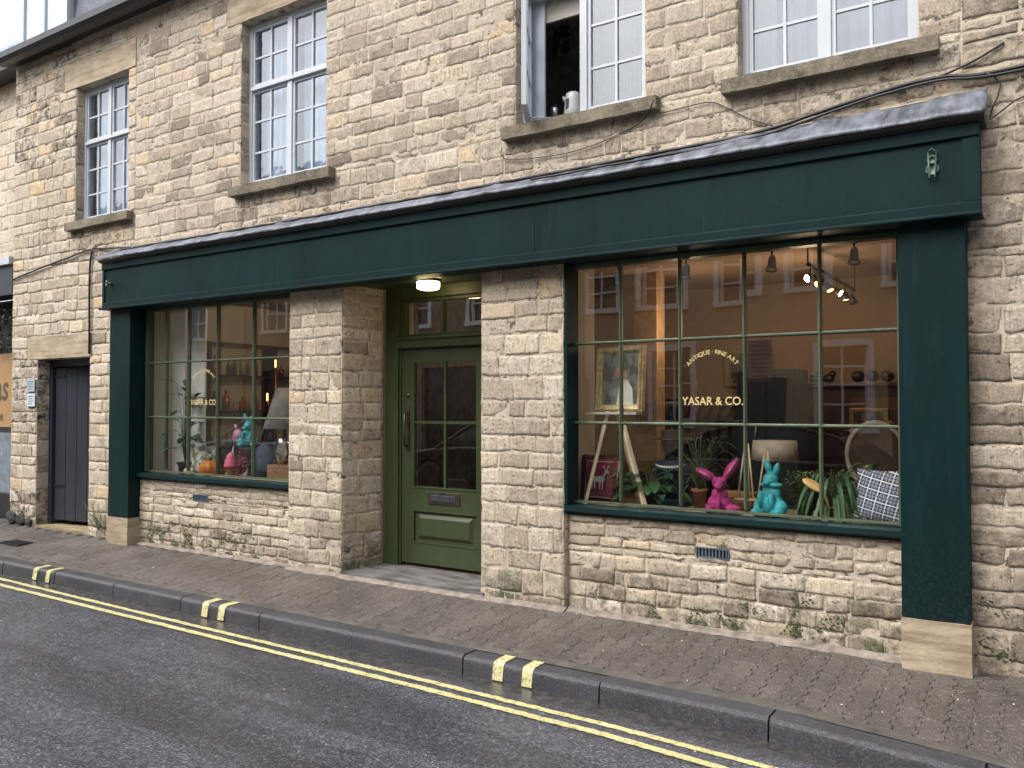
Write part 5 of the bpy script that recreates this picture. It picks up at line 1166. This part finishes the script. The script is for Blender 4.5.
FARS = brick_mat()
def far_house(x0, x1, h, wins, doors, label, mat=FARS):
    t = thing('terrace_house', ((x0 + x1) / 2, -12, -.12), label, 'house'); mb = MB(); y = -10.0; H_ = wins + doors
    mp = lambda u, v, d: (u, y + d, v)
    us = sorted({x0, x1} | {h_ for q in H_ for h_ in q[:2]}); vs_ = sorted({-.12, h} | {h_ for q in H_ for h_ in q[2:]})
    for i in range(len(us) - 1):
        for j in range(len(vs_) - 1):
            um, vm = (us[i] + us[i + 1]) / 2, (vs_[j] + vs_[j + 1]) / 2
            if any(a0 < um < a1 and b0 < vm < b1 for a0, a1, b0, b1 in H_): continue
            mb.box(us[i], us[i + 1], y - .3, y, vs_[j], vs_[j + 1])
    mb.box(x0, x1, y - 7, y - .32, -.12, h); mb.build('wall', mat, t)
    mb = MB(); mb.prism([(y + .25, h), (y + .25, h + .12), (y - 3.6, h + 2.3), (y - 7.4, h)], 'x', x0 - .02, x1 + .02); mb.build('roof', SLATE, t)
    for (a0, a1, b0, b1) in wins:
        mb = MB(); 
        mb.box(a0 - .10, a1 + .10, y - .02, y + .03, b1, b1 + .12); mb.box(a0 - .10, a1 + .10, y - .02, y + .08, b0 - .10, b0); mb.box(a0 - .10, a0, y - .02, y + .03, b0, b1); mb.box(a1, a1 + .10, y - .02, y + .03, b0, b1)
        mb.box((a0 + a1) / 2 - .02, (a0 + a1) / 2 + .02, y - .12, y - .08, b0, b1)
        k = 4
        for q in range(1, k): mb.box(a0, a1, y - .115, y - .085, b0 + (b1 - b0) * q / k - .018, b0 + (b1 - b0) * q / k + .018)
        mb.box(a0, a0 + .06, y - .13, y - .07, b0, b1); mb.box(a1 - .06, a1, y - .13, y - .07, b0, b1)
        f = mb.build('window', plain('far_white', (.78, .78, .78), .5, bs=0, var=.05), t); mb = MB(); mb.box(a0, a1, y - .17, y - .15, b0, b1); mb.build('pane', plain('far_pane', (.05, .055, .065), .06, bs=0), f)
    for (a0, a1, b0, b1) in doors:
        mb = MB(); mb.box(a0, a1, y - .2, y - .14, b0, b1); mb.build('door' if a1 - a0 < 1.3 else 'shop_glazing', plain('far_door', (.03, .035, .05), .25), t)
fw = lambda xs, z0, z1: [(x, x + w_, z0, z1) for x, w_ in xs]
far_house(-9.9, .4, 6.8, fw([(-8.5, .8), (-7.03, .8), (-5.5, .8), (-4.1, .8), (-2.3, .8), (-.8, .8)], 3.65, 5.1) + fw([(-6.9, .9), (-3.6, .9), (-.9, .9)], 1.2, 2.6), [(-9.3, -8.3, -.12, 2.1), (-5.2, -4.2, -.12, 2.1), (-2.4, -1.4, -.12, 2.1)], 'tan stone terrace house across the street seen mirrored in the right window')
far_house(-19.5, -10.0, 7.0, fw([(-18.6, .9), (-16.4, .9), (-14.2, .9), (-12, .9)], 3.6, 5.4), [(-18.5, -15.5, .3, 2.5), (-15, -14, -.12, 2.2), (-13.5, -10.8, .3, 2.5)], 'larger stone house with shop glazing across the street on the left', plain('far_stone_grey', (.25, .20, .145), .9))
far_house(-36, -19.6, 7.4, fw([(-34, 1), (-31, 1), (-28, 1), (-25, 1), (-22, 1)], 3.6, 5.4) + fw([(-31, 1), (-25, 1)], .8, 2.4), [(-28, -27, -.12, 2.1), (-22.5, -21.5, -.12, 2.1)], 'farthest stone house across the street on the left', plain('far_stone_cream', (.33, .27, .19), .9))
far_house(.5, 12, 6.8, fw([(1.5, .9), (4, .9), (7, .9), (9.8, .9)], 3.6, 5.2) + fw([(2, 1.2), (7, 1.2)], .8, 2.4), [(4.5, 5.5, -.12, 2.1)], 'cream stone house across the street on the right', plain('far_stone_cream', (.33, .27, .19), .9))
# parked cars across the road, seen in the glass
def make_car(x, y, paint, lab):
    t = thing('parked_car', (x, y, rz(y)), lab, 'car', 'cars parked across the street'); zb = rz(y)
    L_, W2 = 4.1, .86
    low = [(-2.05, .35), (-2.08, .62), (-1.95, .82), (-1.15, .93), (-.55, .96), (1.55, .98), (1.98, .92), (2.05, .65), (2.0, .35)]
    def arch(cx): return [(cx + .36 * math.cos(math.pi * k / 10), .33 + .36 * math.sin(math.pi * k / 10)) for k in range(11)]
    bot = [(2.0, .25)] + arch(1.25) + arch(-1.3) + [(-2.0, .25)]
    poly = low[::1] + bot
    mb = MB(); mb.prism([(x + p, zb + q) for p, q in poly], 'y', y - W2, y + W2)
    b_ = mb.build('body', paint, t); bv = b_.modifiers.new('b', 'BEVEL'); bv.width = .05; bv.segments = 3; bv.limit_method = 'ANGLE'
    cab = [(-1.15, .93), (-.45, 1.36), (-.1, 1.44), (.9, 1.44), (1.35, 1.33), (1.85, .95)]; n = len(cab); vs = []
    for sg in (-1, 1):
        for p, q in cab: vs.append((x + p, y + sg * (W2 - .03 - .20 * (q - .93) / .5), zb + q))
    fs = [list(range(n)), list(range(n, 2 * n))[::-1]] + [[i, n + i, n + i + 1, i + 1] for i in range(n - 1)]
    mb = MB(); mb.add(vs, fs); gh = mb.build('cabin_glass', plain('car_glass', (.02, .025, .03), .04, bs=0), t)
    mb = MB(); 
    for sg in (-1, 1):
        P = [Vector((x + p, y + sg * (W2 - .025 - .20 * (q - .93) / .5), zb + q)) for p, q in cab]; mb.tube(P, .03, 6)
        mb.tube([Vector((x + .3, y + sg * (W2 - .02), zb + .95)), Vector((x + .3, y + sg * (W2 - .22), zb + 1.43))], .03, 6)
    mb.box(x - .42, x + 1.3, y - .63, y + .63, zb + 1.42, zb + 1.462, bev=.018); mb.build('roof', paint, t)
    for cx in (1.25, -1.3):
        for sg in (-1, 1):
            M = Matrix.Rotation(R(90), 4, 'X'); mb = MB(); mb.lathe([(.20, -.10), (.31, -.10), (.325, -.07), (.325, .07), (.31, .10), (.20, .10)], (x + cx, y + sg * .78, zb + .33), 28, M=M); wh = mb.build('wheel', RUBBER, t)
            mb = MB(); mb.lathe([(.21, -.08), (.21, .08), (.19, .095), (.05, .085), (.001, .09)], (x + cx, y + sg * .78, zb + .33), 20, M=M if sg < 0 else Matrix.Rotation(R(-90), 4, 'X')); mb.build('rim', plain('alloy', (.45, .45, .47), .3, .9), wh)
    for sg in (-1, 1):
        mb = MB(); mb.ball((x - 1.98, y + sg * .62, zb + .68), (.10, .16, .09)); mb.build('headlight', plain('lamp_lens', (.6, .62, .65), .1, bs=0), t)
        mb = MB(); mb.ball((x + 1.98, y + sg * .66, zb + .75), (.08, .13, .11)); mb.build('tail_light', plain('red_lens', (.4, .01, .01), .15, bs=0), t)
make_car(-8.9, -7.05, plain('dark_blue_car_paint', (.012, .018, .035), .25, .3, var=.05, bs=0, coat=1), 'dark blue hatchback parked opposite the green door')
make_car(-14.6, -7.05, plain('silver_car_paint', (.35, .36, .38), .25, .6, var=.05, bs=0, coat=1), 'silver hatchback parked opposite the left window')
make_car(-3.9, -7.1, plain('black_car_paint', (.010, .010, .012), .2, .2, var=.05, bs=0, coat=1), 'black hatchback parked opposite the right window')
